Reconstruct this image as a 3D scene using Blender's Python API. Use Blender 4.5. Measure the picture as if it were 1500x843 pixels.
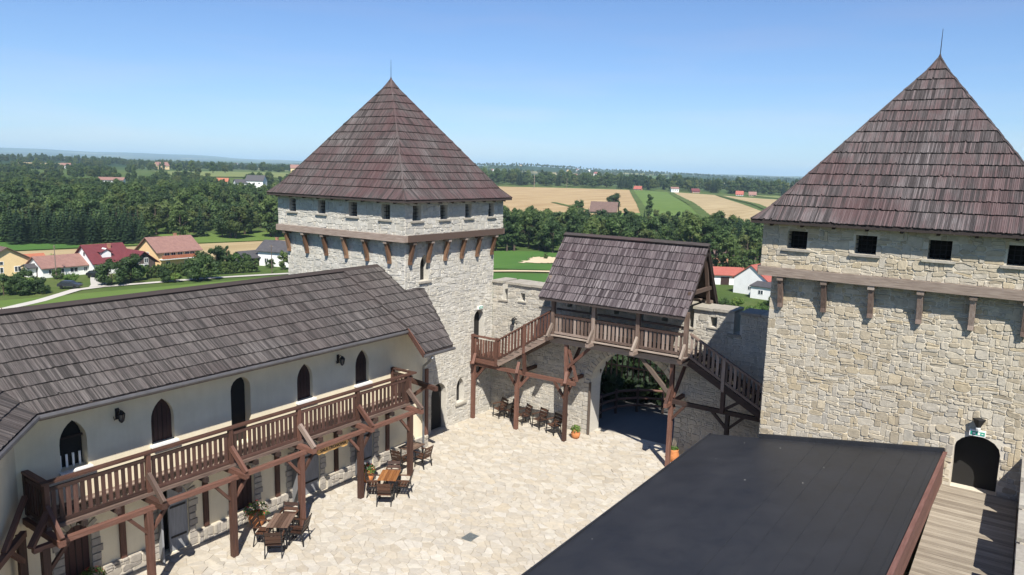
import bpy, math, random
import numpy as np
from mathutils import Vector, Matrix
from mathutils.geometry import tessellate_polygon

for o in list(bpy.data.objects):
    bpy.data.objects.remove(o)
rnd = random.Random(11)
SC = bpy.context.scene
COL = SC.collection

# ------------------------------------------------------------ camera
# axes: Y runs along the courtyard wing, X along the gate wall, courtyard floor at z = 0
cam_data = bpy.data.cameras.new('camera')
cam = bpy.data.objects.new('camera', cam_data)
COL.objects.link(cam)
cam_data.sensor_width = 36.0
cam_data.lens = 36.0 * 1083.0 / 1500.0
cam_data.clip_start = 0.2
cam_data.clip_end = 90000
_p, _r, _yaw = math.radians(8.97), math.radians(1.476), math.radians(35.1)
cam.matrix_world = (Matrix.Translation((0, 0, 11.0)) @ Matrix.Rotation(_yaw, 4, 'Z')
                    @ Matrix.Rotation(math.pi / 2 - _p, 4, 'X') @ Matrix.Rotation(_r, 4, 'Z'))
SC.camera = cam

# ------------------------------------------------------------ sky, sun, exposure
SUN_EL = math.radians(50)
SUN_DIR = Vector((-.679 * math.cos(SUN_EL), .734 * math.cos(SUN_EL), -math.sin(SUN_EL)))
world = bpy.data.worlds.new('World')
SC.world = world
world.use_nodes = True
wn, wl = world.node_tree.nodes, world.node_tree.links
bg = wn['Background']
sky = wn.new('ShaderNodeTexSky')
sky.sky_type = 'NISHITA'
sky.sun_disc = False
sky.sun_elevation = SUN_EL
sky.sun_rotation = math.radians(137.2)
sky.altitude = 300
sky.air_density = 1.0
sky.dust_density = 0.1
sky.ozone_density = 1.5
tint = wn.new('ShaderNodeMix')
tint.data_type, tint.blend_type = 'RGBA', 'MULTIPLY'
tint.inputs[0].default_value = 1.0
wl.new(sky.outputs[0], tint.inputs[6])
tint.inputs[7].default_value = (.62, .785, 1.07, 1)
# thin bands of far cloud low over the horizon
wtc = wn.new('ShaderNodeTexCoord')
wmp = wn.new('ShaderNodeMapping')
wmp.inputs['Scale'].default_value = (1.6, 1.6, 14.0)
wl.new(wtc.outputs['Generated'], wmp.inputs['Vector'])
wnz = wn.new('ShaderNodeTexNoise')
wnz.inputs['Scale'].default_value = 2.2
wnz.inputs['Detail'].default_value = 6.0
wl.new(wmp.outputs[0], wnz.inputs['Vector'])
wrp = wn.new('ShaderNodeValToRGB')
wrp.color_ramp.elements[0].position, wrp.color_ramp.elements[0].color = .47, (1, 1, 1, 1)
wrp.color_ramp.elements[1].position, wrp.color_ramp.elements[1].color = .70, (1.16, 1.02, .98, 1)
wl.new(wnz.outputs[0], wrp.inputs[0])
veil = wn.new('ShaderNodeMix')
veil.data_type, veil.blend_type = 'RGBA', 'MULTIPLY'
veil.inputs[0].default_value = 1.0
wl.new(tint.outputs[2], veil.inputs[6])
wl.new(wrp.outputs[0], veil.inputs[7])
wl.new(veil.outputs[2], bg.inputs[0])
bg.inputs[1].default_value = SKY_STRENGTH = 0.075
sun_data = bpy.data.lights.new('sun', 'SUN')
sun_data.energy = 5.0
sun_data.angle = math.radians(0.5)
sun_data.color = (1.0, 0.95, 0.87)
sun = bpy.data.objects.new('sun', sun_data)
COL.objects.link(sun)
sun.rotation_euler = SUN_DIR.to_track_quat('-Z', 'Y').to_euler()
sun.location = (20, -20, 60)
SC.view_settings.view_transform = 'Standard'
SC.view_settings.look = 'None'
SC.view_settings.exposure = 0.72
SC.view_settings.gamma = 1.0
SC.view_settings.use_curve_mapping = False
SC.cycles.max_bounces = 6
SC.cycles.volume_bounces = 1

# ------------------------------------------------------------ mesh helpers
def V(*a):
    return Vector(a)

class Frame:
    """A wall plane: o + u*U + v*V + w*N, N pointing out of the wall."""
    def __init__(s, o, u, v, n):
        s.o, s.u, s.v, s.n = Vector(o), Vector(u), Vector(v), Vector(n)
    def __call__(s, a, b, c=0.0):
        return s.o + s.u * a + s.v * b + s.n * c

class MB:
    def __init__(s):
        s.v, s.f, s.t, s.l = [], [], [], []
    def add(s, verts, faces, tint=None, loc=None):
        b = len(s.v)
        if tint is None:
            tint = rnd.random()
        s.v.extend([tuple(q) for q in verts])
        s.l.extend([tuple(q) for q in (loc if loc is not None else verts)])
        s.f.extend([tuple(i + b for i in f) for f in faces])
        s.t.extend([tint] * len(faces))
        return s
    def beam(s, a, b, w, h, up=(0, 0, 1), tint=None, end=1.0):
        a, b = Vector(a), Vector(b)
        d = (b - a)
        L = d.length
        d.normalize()
        side = d.cross(Vector(up))
        if side.length < 1e-4:
            side = d.cross(Vector((1, 0, 0)))
        side.normalize()
        up = side.cross(d)
        vs, ls = [], []
        o = rnd.random() * 50
        for q, l, k in ((a, 0, 1.0), (b, L, end)):
            for sx, sy in ((-1, -1), (1, -1), (1, 1), (-1, 1)):
                vs.append(q + side * (sx * w / 2 * k) + up * (sy * h / 2 * k))
                ls.append((l + o, sx * w / 2 + o, sy * h / 2))
        s.add(vs, [(0, 1, 2, 3), (7, 6, 5, 4), (0, 4, 5, 1), (1, 5, 6, 2), (2, 6, 7, 3), (3, 7, 4, 0)], tint, ls)
        return s
    def box(s, x0, x1, y0, y1, z0, z1, tint=None):
        dx, dy, dz = x1 - x0, y1 - y0, z1 - z0
        cx, cy, cz = (x0 + x1) / 2, (y0 + y1) / 2, (z0 + z1) / 2
        if dz >= dx and dz >= dy:
            return s.beam((cx, cy, z0), (cx, cy, z1), dx, dy, up=(0, 1, 0), tint=tint)
        if dx >= dy:
            return s.beam((x0, cy, cz), (x1, cy, cz), dy, dz, tint=tint)
        return s.beam((cx, y0, cz), (cx, y1, cz), dx, dz, tint=tint)
    def tube(s, pts, rad, n=8, tint=None, caps=True):
        """round tube through pts; rad a number or one per point"""
        pts = [Vector(q) for q in pts]
        if not isinstance(rad, (list, tuple)):
            rad = [rad] * len(pts)
        vs, fs, ls = [], [], []
        L = 0
        ref = None
        for i, q in enumerate(pts):
            d = (pts[min(i + 1, len(pts) - 1)] - pts[max(i - 1, 0)]).normalized()
            if ref is None:
                ref = d.cross(Vector((0, 0, 1)))
                if ref.length < 1e-3:
                    ref = Vector((1, 0, 0))
            e1 = (ref - d * ref.dot(d)).normalized()
            e2 = d.cross(e1)
            if i:
                L += (q - pts[i - 1]).length
            for k in range(n):
                a = 2 * math.pi * k / n
                vs.append(q + (e1 * math.cos(a) + e2 * math.sin(a)) * rad[i])
                ls.append((L, a * rad[i], 0))
        for i in range(len(pts) - 1):
            for k in range(n):
                k2 = (k + 1) % n
                fs.append((i * n + k, i * n + k2, (i + 1) * n + k2, (i + 1) * n + k))
        if caps:
            fs.append(tuple(range(n))[::-1])
            fs.append(tuple((len(pts) - 1) * n + k for k in range(n)))
        return s.add(vs, fs, tint, ls)
    def lathe(s, prof, c, n=14, tint=None):
        c = Vector(c)
        return s.tube([c + Vector((0, 0, z)) for r, z in prof], [max(r, .001) for r, z in prof], n, tint)
    def prism(s, poly, fr, w0, w1, tint=None):
        n = len(poly)
        vs = [fr(a, b, w0) for a, b in poly] + [fr(a, b, w1) for a, b in poly]
        o = rnd.random() * 50
        ls = [(b + o, a, w0) for a, b in poly] + [(b + o, a, w1) for a, b in poly]
        tris = tessellate_polygon([[Vector((a, b, 0)) for a, b in poly]])
        fs = [tuple(t) for t in tris] + [tuple(i + n for i in t) for t in tris]
        fs += [(i, (i + 1) % n, n + (i + 1) % n, n + i) for i in range(n)]
        return s.add(vs, fs, tint, ls)
    def mesh(s, name, mat, smooth=False):
        me = bpy.data.meshes.new(name)
        me.from_pydata(s.v, [], s.f)
        at = me.attributes.new('tint', 'FLOAT', 'FACE')
        at.data.foreach_set('value', np.array(s.t, dtype=np.float32))
        ag = me.attributes.new('grain', 'FLOAT_VECTOR', 'POINT')
        ag.data.foreach_set('vector', np.array(s.l, dtype=np.float32).ravel())
        me.materials.append(mat)
        if smooth:
            me.polygons.foreach_set('use_smooth', [True] * len(me.polygons))
        me.update()
        return me
    def build(s, name, mat, parent=None, kind=None, label=None, smooth=False):
        return link(name, s.mesh(name, mat, smooth), parent, kind, label)

def link(name, me, parent=None, kind=None, label=None, loc=None, rotz=0.0):
    o = bpy.data.objects.new(name, me)
    COL.objects.link(o)
    if parent is not None:
        o.parent = parent
        if parent.get('_w') and parent.type == 'EMPTY':      # parts of fixed structures are written in world coordinates
            o.matrix_parent_inverse = Matrix.Translation(-parent.location)
    if loc is not None:
        o.location = loc
    if rotz:
        o.rotation_euler = (0, 0, rotz)
    if kind:
        o['kind'] = kind
    if label:
        o['label'] = label
    return o

def thing(name, label, cat, loc=(0, 0, 0), group=None, local=False, rotz=0.0):
    e = bpy.data.objects.new(name, None)
    COL.objects.link(e)
    e.empty_display_size = .2
    e.location = loc
    e.rotation_euler = (0, 0, rotz)
    if not local:
        e['_w'] = 1
    return tag(e, label, cat, group)

def tag(o, label, cat, group=None):
    o['label'] = label
    o['category'] = cat
    if group:
        o['group'] = group
    return o

def dup(root, loc, rotz=0.0, scale=1.0, label=None, group=None, name=None):
    def cp(o, par):
        c = o.copy()
        COL.objects.link(c)
        c.parent = par
        for ch in o.children:
            cp(ch, c)
        return c
    r = cp(root, None)
    r.location = loc
    r.rotation_euler = (0, 0, rotz)
    r.scale = (scale,) * 3 if not isinstance(scale, tuple) else scale
    if label:
        r['label'] = label
    if group:
        r['group'] = group
    return r

def rect(u0, u1, v0, v1):
    return [(u0, v0), (u1, v0), (u1, v1), (u0, v1)]

def gothic(u0, u1, v0, v1, n=5):
    """pointed arch: two arcs struck from opposite springings"""
    w = u1 - u0
    sp = v1 - .866 * w
    pts = [(u0, v0), (u1, v0)]
    for i in range(n + 1):
        a = math.radians(60) * i / n
        pts.append((u0 + w * math.cos(a), sp + w * math.sin(a)))
    for i in range(n - 1, -1, -1):
        q = pts[2 + i]
        pts.append((u0 + u1 - q[0], q[1]))
    return pts

def roundarch(u0, u1, v0, v1, n=8, rise=None):
    c = (u0 + u1) / 2
    R = (u1 - u0) / 2
    rise = R if rise is None else rise
    pts = [(u0, v0), (u1, v0)]
    for i in range(n + 1):
        a = math.pi * i / n
        pts.append((c + R * math.cos(a), v1 - rise + rise * math.sin(a)))
    return pts

def wallface(mb, fr, outer, holes, depth, tint=.5, w=0.0):
    """flat wall with true openings whose reveals go 'depth' into the wall"""
    polys = [outer] + holes
    tris = tessellate_polygon([[Vector((a, b, 0)) for a, b in p] for p in polys])
    flat = [q for p in polys for q in p]
    mb.add([fr(a, b, w) for a, b in flat], [tuple(t) for t in tris], tint)
    for h in holes:
        n = len(h)
        mb.add([fr(a, b, w) for a, b in h] + [fr(a, b, w - depth) for a, b in h],
               [(i, (i + 1) % n, n + (i + 1) % n, n + i) for i in range(n)], tint)

# ---- irregular stones: jittered cells cut by their neighbours' bisectors
def clip(poly, a, b, c):
    """keep a*x+b*y<=c"""
    out = []
    n = len(poly)
    for i in range(n):
        p, q = poly[i], poly[(i + 1) % n]
        dp, dq = a * p[0] + b * p[1] - c, a * q[0] + b * q[1] - c
        if dp <= 0:
            out.append(p)
        if (dp < 0 < dq) or (dq < 0 < dp):
            t = dp / (dp - dq)
            out.append((p[0] + (q[0] - p[0]) * t, p[1] + (q[1] - p[1]) * t))
    return out

def cells(u0, u1, v0, v1, su, sv, drop=.25, jit=.42, keep=None, rng=rnd, jv=.8):
    nu, nv = max(1, round((u1 - u0) / su)), max(1, round((v1 - v0) / sv))
    su, sv = (u1 - u0) / nu, (v1 - v0) / nv
    grid = {}
    for j in range(-1, nv + 1):
        for i in range(-1, nu + 1):
            if rng.random() < drop:
                continue
            grid[(i, j)] = (i + .5 + rng.uniform(-jit, jit) + (.5 if j % 2 else 0) * .8, j + .5 + rng.uniform(-jit, jit) * jv)
    res = []
    U0, U1, V0, V1 = 0, nu, 0, nv
    for (i, j), p in grid.items():
        P = (u0 + p[0] * su, v0 + p[1] * sv)
        if keep and not keep(P[0], P[1]):
            continue
        nb = []
        for dj in range(-3, 4):
            for di in range(-3, 4):
                if di or dj:
                    q = grid.get((i + di, j + dj))
                    if q:
                        nb.append(((q[0] - p[0]) ** 2 + (q[1] - p[1]) ** 2, q))
        nb.sort(key=lambda e: e[0])
        poly = [(p[0] - 1.6, p[1] - 1.6), (p[0] + 1.6, p[1] - 1.6), (p[0] + 1.6, p[1] + 1.6), (p[0] - 1.6, p[1] + 1.6)]
        for d2, q in nb:
            if not poly:
                break
            m2 = max((x - p[0]) ** 2 + (y - p[1]) ** 2 for x, y in poly)
            if d2 > 4 * m2:
                break
            a, b = q[0] - p[0], q[1] - p[1]
            poly = clip(poly, a, b, (q[0] ** 2 + q[1] ** 2 - p[0] ** 2 - p[1] ** 2) / 2)
        for a, b, c in ((1, 0, U1), (-1, 0, -U0), (0, 1, V1), (0, -1, -V0)):
            if poly:
                poly = clip(poly, a, b, c)
        if len(poly) < 3:
            continue
        res.append([(u0 + x * su, v0 + y * sv) for x, y in poly])
    return res

def rubble(u0, u1, v0, v1, wmin, wmax, hmin, hmax, tall=.14, split=.22, wave=.03):
    """roughly coursed rubble: wavy beds, uneven widths, some stones two beds high, some split flat"""
    vb = [v0]
    while vb[-1] < v1 - hmin:
        vb.append(vb[-1] + rnd.uniform(hmin, hmax))
    if v1 - vb[-1] < hmin * .8:
        vb[-1] = v1
    else:
        vb.append(v1)
    ph = [[(rnd.uniform(.5, 1), rnd.uniform(1.5, 6.5), rnd.uniform(0, 6.3)) for _ in range(3)] for _ in vb]
    def bed(j, u):
        if j == 0 or j == len(vb) - 1:
            return vb[j]
        return vb[j] + wave * sum(a * math.sin(f * u + p) for a, f, p in ph[j]) / 1.6
    out = []
    block = [[] for _ in vb]
    for j in range(len(vb) - 1):
        u = u0
        while u < u1 - .01:
            hit = [b for b in block[j] if b[0] - 1e-6 <= u < b[1] - 1e-6]
            if hit:
                u = hit[0][1]
                continue
            w = wmin + (wmax - wmin) * rnd.random() ** 1.8
            nx = min([b[0] for b in block[j] if b[0] > u + 1e-6] + [u1])
            if u + w > nx - wmin * .6:
                w = nx - u
            e = u + w
            top = j + 1
            if rnd.random() < tall and j + 2 < len(vb) and w < wmax * .8:
                top = j + 2
                block[j + 1].append((u, e))
            sl = rnd.uniform(-.014, .014)
            def pt(jj, x):
                return (x + rnd.uniform(-.008, .008), bed(jj, x) + rnd.uniform(-.007, .007))
            lo = [pt(j, u), pt(j, (u + e) / 2), pt(j, e)]
            hi = [pt(top, e), pt(top, (u + e) / 2), pt(top, u)]
            if rnd.random() < split and w > wmin * 1.5 and hi[1][1] - lo[1][1] > hmin * 1.1:
                t = rnd.uniform(.38, .62)
                mid = [(a[0] * (1 - t) + b[0] * t, a[1] * (1 - t) + b[1] * t) for a, b in zip(lo, hi[::-1])]
                out.append(lo + mid[::-1])
                out.append(mid + hi)
            else:
                out.append(lo + hi)
            u = e
    res = []
    for q in out:
        # knock the corners off
        n = len(q)
        r = []
        for i in range(n):
            p, a, b = q[i], q[i - 1], q[(i + 1) % n]
            la, lb = math.hypot(p[0] - a[0], p[1] - a[1]), math.hypot(p[0] - b[0], p[1] - b[1])
            ca, cb = (a[0] - p[0]) * (b[0] - p[0]) + (a[1] - p[1]) * (b[1] - p[1]), la * lb + 1e-9
            if ca / cb < -.6:
                r.append(p)
                continue
            k = rnd.uniform(.12, .42)
            d = min(la, lb) * k
            if d < .006:
                r.append(p)
                continue
            r.append((p[0] + (a[0] - p[0]) * d / la, p[1] + (a[1] - p[1]) * d / la))
            r.append((p[0] + (b[0] - p[0]) * d / lb, p[1] + (b[1] - p[1]) * d / lb))
        res.append([(min(max(x, u0), u1), min(max(y, v0), v1)) for x, y in r])
    return res

def area(p):
    return abs(sum(p[i][0] * p[(i + 1) % len(p)][1] - p[(i + 1) % len(p)][0] * p[i][1] for i in range(len(p)))) / 2

def stone_shape(poly, fr, gap, d0, d1, bev):
    """one stone: (verts, faces) standing d proud of the wall, edges rounded off"""
    A = area(poly)
    if A < .0012:
        return None
    cx = sum(p[0] for p in poly) / len(poly)
    cy = sum(p[1] for p in poly) / len(poly)
    q = []
    for i, p in enumerate(poly):                 # drop needle corners
        a = poly[i - 1]
        if math.hypot(p[0] - a[0], p[1] - a[1]) > .012:
            q.append(p)
    if len(q) < 3:
        return None
    def ring(g):
        out = []
        for x, y in q:
            L = math.hypot(x - cx, y - cy)
            k = max(.3, 1 - g / max(L, .02))
            out.append((cx + (x - cx) * k, cy + (y - cy) * k))
        return out
    d = rnd.uniform(d0, d1)
    tx, ty = rnd.uniform(-.06, .06), rnd.uniform(-.06, .06)
    r0, r1, r2 = ring(gap), ring(gap * 1.05), ring(gap + bev)
    n = len(q)
    vs = [fr(a, b, -.02) for a, b in r0]
    vs += [fr(a, b, max(.004, d * .62 + tx * (a - cx))) for a, b in r1]
    vs += [fr(a, b, max(.008, d + tx * (a - cx) + ty * (b - cy) + rnd.uniform(-.004, .004))) for a, b in r2]
    fs = []
    for k in (0, n):
        fs += [(k + i, k + (i + 1) % n, k + n + (i + 1) % n, k + n + i) for i in range(n)]
    fs.append(tuple(range(2 * n, 3 * n)))
    return vs, fs, A

def stones(fr, rc, holes, su, sv, gap, d0, d1, bev, drop=.25, keep=None, jv=.55, coursed=False):
    out = []
    src = rubble(*rc, su * .42, su * 2.1, sv * .5, sv * 1.55, tall=.2, split=.3, wave=sv * .36) if coursed else cells(*rc, su, sv, drop, keep=keep, jv=jv)
    for poly in src:
        cx = sum(p[0] for p in poly) / len(poly)
        cy = sum(p[1] for p in poly) / len(poly)
        ok = True
        if coursed and keep and not keep(cx, cy):
            continue
        for h0, h1, g0, g1 in holes:
            m = [h0 - cx, cx - h1, g0 - cy, cy - g1]
            k = max(range(4), key=lambda i: m[i])
            if m[k] < 0:
                ok = False
                break
            xs = [p[0] for p in poly]; ys = [p[1] for p in poly]
            if max(xs) < h0 or min(xs) > h1 or max(ys) < g0 or min(ys) > g1:
                continue
            poly = clip(poly, *((1, 0, h0), (-1, 0, -h1), (0, 1, g0), (0, -1, -g1))[k])
            if len(poly) < 3:
                ok = False
                break
        if not ok:
            continue
        s = stone_shape(poly, fr, gap, d0, d1, bev)
        if s:
            out.append(s)
    return out

def lay_stones(lst, mat, parent, name, many, nmax):
    """the nmax largest stones as parts, the rest joined"""
    lst.sort(key=lambda s: -s[2])
    for vs, fs, A in lst[:nmax]:
        MB().add(vs, fs).build(name, mat, parent)
    m = MB()
    for vs, fs, A in lst[nmax:]:
        m.add(vs, fs)
    if m.v:
        m.build(many, mat, parent, kind='stuff')

# ------------------------------------------------------------ materials
def new_mat(name):
    m = bpy.data.materials.new(name)
    m.use_nodes = True
    nt = m.node_tree
    return m, nt, nt.nodes['Principled BSDF']

def node(nt, typ, ins=None, **kw):
    n = nt.nodes.new(typ)
    for k, v in kw.items():
        setattr(n, k, v)
    for k, v in (ins or {}).items():
        if isinstance(v, bpy.types.NodeSocket):
            nt.links.new(v, n.inputs[k])
        else:
            n.inputs[k].default_value = v
    return n

def ramp(nt, fac, stops):
    n = nt.nodes.new('ShaderNodeValToRGB')
    while len(n.color_ramp.elements) < len(stops):
        n.color_ramp.elements.new(.5)
    for e, (p, c) in zip(n.color_ramp.elements, stops):
        e.position = p
        e.color = (*c, 1)
    nt.links.new(fac, n.inputs[0])
    return n.outputs[0]

def math_(nt, op, a, b=None, c=None):
    n = nt.nodes.new('ShaderNodeMath')
    n.operation = op
    for i, x in enumerate((a, b, c)):
        if x is None:
            continue
        if isinstance(x, bpy.types.NodeSocket):
            nt.links.new(x, n.inputs[i])
        else:
            n.inputs[i].default_value = x
    return n.outputs[0]

def mixc(nt, fac, a, b, mode='MIX'):
    n = nt.nodes.new('ShaderNodeMix')
    n.data_type = 'RGBA'
    n.blend_type = mode
    for k, x in ((0, fac), (6, a), (7, b)):
        if isinstance(x, bpy.types.NodeSocket):
            nt.links.new(x, n.inputs[k])
        elif k == 0:
            n.inputs[0].default_value = x
        else:
            n.inputs[k].default_value = (*x, 1)
    return n.outputs[2]

def tint_of(nt):
    a = node(nt, 'ShaderNodeAttribute', attribute_name='tint')
    o = node(nt, 'ShaderNodeObjectInfo')
    return math_(nt, 'FRACT', math_(nt, 'ADD', a.outputs['Fac'], math_(nt, 'MULTIPLY', o.outputs['Random'], 7.0)))

def bump(nt, b, h, strength, dist):
    n = node(nt, 'ShaderNodeBump', {'Strength': strength, 'Distance': dist})
    nt.links.new(h, n.inputs['Height'])
    nt.links.new(n.outputs[0], b.inputs['Normal'])

def mat_wood(name, cols, patch=None, rough=.8, across=45.0, wear=.5, bs=.5, lo=.22, hi=.78):
    """grain runs along each piece; cols dark to light; patch = (colour, amount) of old stain left in places"""
    m, nt, b = new_mat(name)
    g = node(nt, 'ShaderNodeAttribute', attribute_name='grain')
    mp = node(nt, 'ShaderNodeMapping', {'Vector': g.outputs['Vector'], 'Scale': (2.2, across, across)})
    nz = node(nt, 'ShaderNodeTexNoise', {'Vector': mp.outputs[0], 'Scale': 1.0, 'Detail': 5.0, 'Roughness': .65})
    t = tint_of(nt)
    f = math_(nt, 'ADD', math_(nt, 'MULTIPLY', nz.outputs[0], 1 - wear * .5), math_(nt, 'MULTIPLY', math_(nt, 'SUBTRACT', t, .5), wear))
    n = len(cols)
    col = ramp(nt, f, [(lo + (hi - lo) * i / (n - 1), c) for i, c in enumerate(cols)])
    geo = node(nt, 'ShaderNodeNewGeometry')
    if patch:
        pz = node(nt, 'ShaderNodeTexNoise', {'Vector': geo.outputs['Position'], 'Scale': .55, 'Detail': 4.0, 'Roughness': .6})
        pf = math_(nt, 'ADD', pz.outputs[0], math_(nt, 'MULTIPLY', math_(nt, 'SUBTRACT', t, .5), .28))
        pm = ramp(nt, pf, [(.42, (0, 0, 0)), (.62, (1, 1, 1))])
        col = mixc(nt, math_(nt, 'MULTIPLY', pm, patch[1]), col, patch[0])
    nt.links.new(col, b.inputs['Base Color'])
    b.inputs['Roughness'].default_value = rough
    bump(nt, b, nz.outputs[0], bs, .01)
    return m

def mat_stone(name, cols, rough=.9, fine=9.0, bs=.55, var=.35, lichen=None):
    m, nt, b = new_mat(name)
    geo = node(nt, 'ShaderNodeNewGeometry')
    t = tint_of(nt)
    n = len(cols)
    col = ramp(nt, t, [(i / (n - 1), c) for i, c in enumerate(cols)])
    nz = node(nt, 'ShaderNodeTexNoise', {'Vector': geo.outputs['Position'], 'Scale': fine, 'Detail': 8.0, 'Roughness': .68})
    big = node(nt, 'ShaderNodeTexNoise', {'Vector': geo.outputs['Position'], 'Scale': .5, 'Detail': 3.0})
    sh = ramp(nt, nz.outputs[0], [(.25, (1 - var,) * 3), (.7, (1.0,) * 3)])
    col = mixc(nt, 1.0, col, sh, 'MULTIPLY')
    col = mixc(nt, .5, col, ramp(nt, big.outputs[0], [(.3, (.82, .80, .78)), (.7, (1, 1, 1))]), 'MULTIPLY')
    if lichen:
        lz = node(nt, 'ShaderNodeTexNoise', {'Vector': geo.outputs['Position'], 'Scale': 2.2, 'Detail': 9.0, 'Roughness': .7})
        col = mixc(nt, math_(nt, 'MULTIPLY', ramp(nt, lz.outputs[0], [(.52, (0, 0, 0)), (.66, (1, 1, 1))]), lichen[1]), col, lichen[0])
    nt.links.new(col, b.inputs['Base Color'])
    b.inputs['Roughness'].default_value = rough
    fz = node(nt, 'ShaderNodeTexNoise', {'Vector': geo.outputs['Position'], 'Scale': fine * 2.2, 'Detail': 6.0, 'Roughness': .7})
    bump(nt, b, fz.outputs[0], bs, .025)
    return m

def mat_plain(name, col, rough=.6, metal=0.0, var=.12, scale=3.0, bs=.0, spec=None):
    m, nt, b = new_mat(name)
    geo = node(nt, 'ShaderNodeNewGeometry')
    nz = node(nt, 'ShaderNodeTexNoise', {'Vector': geo.outputs['Position'], 'Scale': scale, 'Detail': 5.0, 'Roughness': .6})
    c = ramp(nt, nz.outputs[0], [(.3, tuple(x * (1 - var) for x in col)), (.7, tuple(min(1, x * (1 + var)) for x in col))])
    nt.links.new(c, b.inputs['Base Color'])
    b.inputs['Roughness'].default_value = rough
    b.inputs['Metallic'].default_value = metal
    if spec is not None:
        b.inputs['Specular IOR Level'].default_value = spec
    if bs:
        bump(nt, b, nz.outputs[0], bs, .01)
    return m

def mat_leaf(name, cols, rough=.6, trans=.25):
    m, nt, b = new_mat(name)
    t = node(nt, 'ShaderNodeAttribute', attribute_name='tint')
    o = node(nt, 'ShaderNodeObjectInfo')
    f = math_(nt, 'ADD', math_(nt, 'MULTIPLY', t.outputs['Fac'], .48), math_(nt, 'MULTIPLY', o.outputs['Random'], .52))
    n = len(cols)
    col = ramp(nt, f, [(i / (n - 1), c) for i, c in enumerate(cols)])
    nt.links.new(col, b.inputs['Base Color'])
    b.inputs['Roughness'].default_value = rough
    b.inputs['Specular IOR Level'].default_value = .25
    tr = node(nt, 'ShaderNodeBsdfTranslucent')
    nt.links.new(col, tr.inputs[0])
    mx = node(nt, 'ShaderNodeMixShader', {0: trans})
    nt.links.new(b.outputs[0], mx.inputs[1])
    nt.links.new(tr.outputs[0], mx.inputs[2])
    nt.links.new(mx.outputs[0], nt.nodes['Material Output'].inputs[0])
    return m

def mat_roof(name, c0, c1, sc=9.0):
    """tiled or sheet roof of a far house: courses as fine relief"""
    m, nt, b = new_mat(name)
    g = node(nt, 'ShaderNodeAttribute', attribute_name='grain')
    w = node(nt, 'ShaderNodeTexWave', {'Vector': g.outputs['Vector'], 'Scale': sc / 6.28, 'Distortion': .6, 'Detail': 2.0}, bands_direction='X')
    geo = node(nt, 'ShaderNodeNewGeometry')
    nz = node(nt, 'ShaderNodeTexNoise', {'Vector': geo.outputs['Position'], 'Scale': 1.4, 'Detail': 6.0, 'Roughness': .7})
    col = ramp(nt, nz.outputs[0], [(.3, c0), (.7, c1)])
    nt.links.new(col, b.inputs['Base Color'])
    b.inputs['Roughness'].default_value = .7
    bump(nt, b, w.outputs[0], .4, .05)
    return m

M = {}
M['stone_tan'] = mat_stone('stone_tan', [(0.384, 0.325, 0.232), (0.496, 0.43, 0.316), (0.552, 0.493, 0.386), (0.454, 0.416, 0.344), (0.58, 0.521, 0.414), (0.51, 0.423, 0.281), (0.426, 0.395, 0.337)], fine=8)
M['stone_pale'] = mat_stone('stone_pale', [(0.497, 0.472, 0.408), (0.587, 0.562, 0.498), (0.542, 0.521, 0.468), (0.632, 0.607, 0.543), (0.572, 0.536, 0.453), (0.46, 0.446, 0.408)], fine=9)
M['stone_gate'] = mat_stone('stone_gate', [(0.39, 0.367, 0.313), (0.51, 0.479, 0.41), (0.457, 0.434, 0.388), (0.554, 0.517, 0.441), (0.479, 0.434, 0.358)], fine=9)
M['stone_cap'] = mat_stone('stone_cap', [(.30, .27, .23), (.42, .39, .33), (.36, .33, .28)], fine=7, lichen=((.30, .29, .20), .5))
M['mortar'] = mat_stone('mortar', [(.62, .565, .46), (.62, .565, .46)], fine=14, bs=.4, var=.25)
M['mortar_pale'] = mat_stone('mortar_pale', [(.60, .57, .50), (.60, .57, .50)], fine=14, bs=.4, var=.25)
M['flag'] = mat_stone('flag', [(0.4284, 0.3767, 0.2957), (0.4953, 0.4467, 0.3658), (0.5352, 0.4974, 0.4198), (0.4618, 0.4198, 0.3496), (0.5147, 0.4565, 0.3593), (0.5621, 0.5233, 0.4532), (0.4414, 0.4035, 0.3388), (0.5018, 0.4371, 0.3323)], fine=5, bs=.35, var=.24, rough=.85, lichen=((.36, .335, .295), .6))
M['joint'] = mat_stone('joint', [(.40, .36, .29), (.40, .36, .29)], fine=12, bs=.4)
M['plinth'] = mat_stone('plinth', [(.34, .31, .27), (.46, .42, .36), (.40, .37, .33), (.52, .47, .38)], fine=8)
M['shingle'] = mat_wood('shingle', [(0.0312, 0.025, 0.0236), (0.0694, 0.0569, 0.0542), (0.118, 0.1028, 0.0986), (0.1875, 0.1701, 0.1632)], patch=((.075, .031, .032), .7), rough=.85, across=80, wear=.36, bs=.7, lo=.24, hi=.62)
M['shingle_grey'] = mat_wood('shingle_grey', [(0.026, 0.0222, 0.0202), (0.0618, 0.0533, 0.0501), (0.1009, 0.0899, 0.0846), (0.1628, 0.1465, 0.1367)], patch=((.05, .034, .031), .4), rough=.85, across=80, wear=.36, bs=.7, lo=.24, hi=.62)
M['shingle_pale'] = mat_wood('shingle_pale', [(.030, .024, .024), (.066, .056, .056), (.115, .10, .10), (.20, .18, .178)], patch=((.078, .036, .036), .68), rough=.85, across=80, wear=.36, bs=.7, lo=.24, hi=.62)
M['shingle_mauve'] = mat_wood('shingle_mauve', [(.026, .019, .021), (.062, .048, .052), (.115, .098, .102), (.235, .21, .21)], patch=((.06, .034, .040), .4), rough=.85, across=80, wear=.38, bs=.7, lo=.22, hi=.62)
M['batten'] = mat_wood('batten', [(.03, .022, .02), (.06, .045, .04)], rough=.9)
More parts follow.
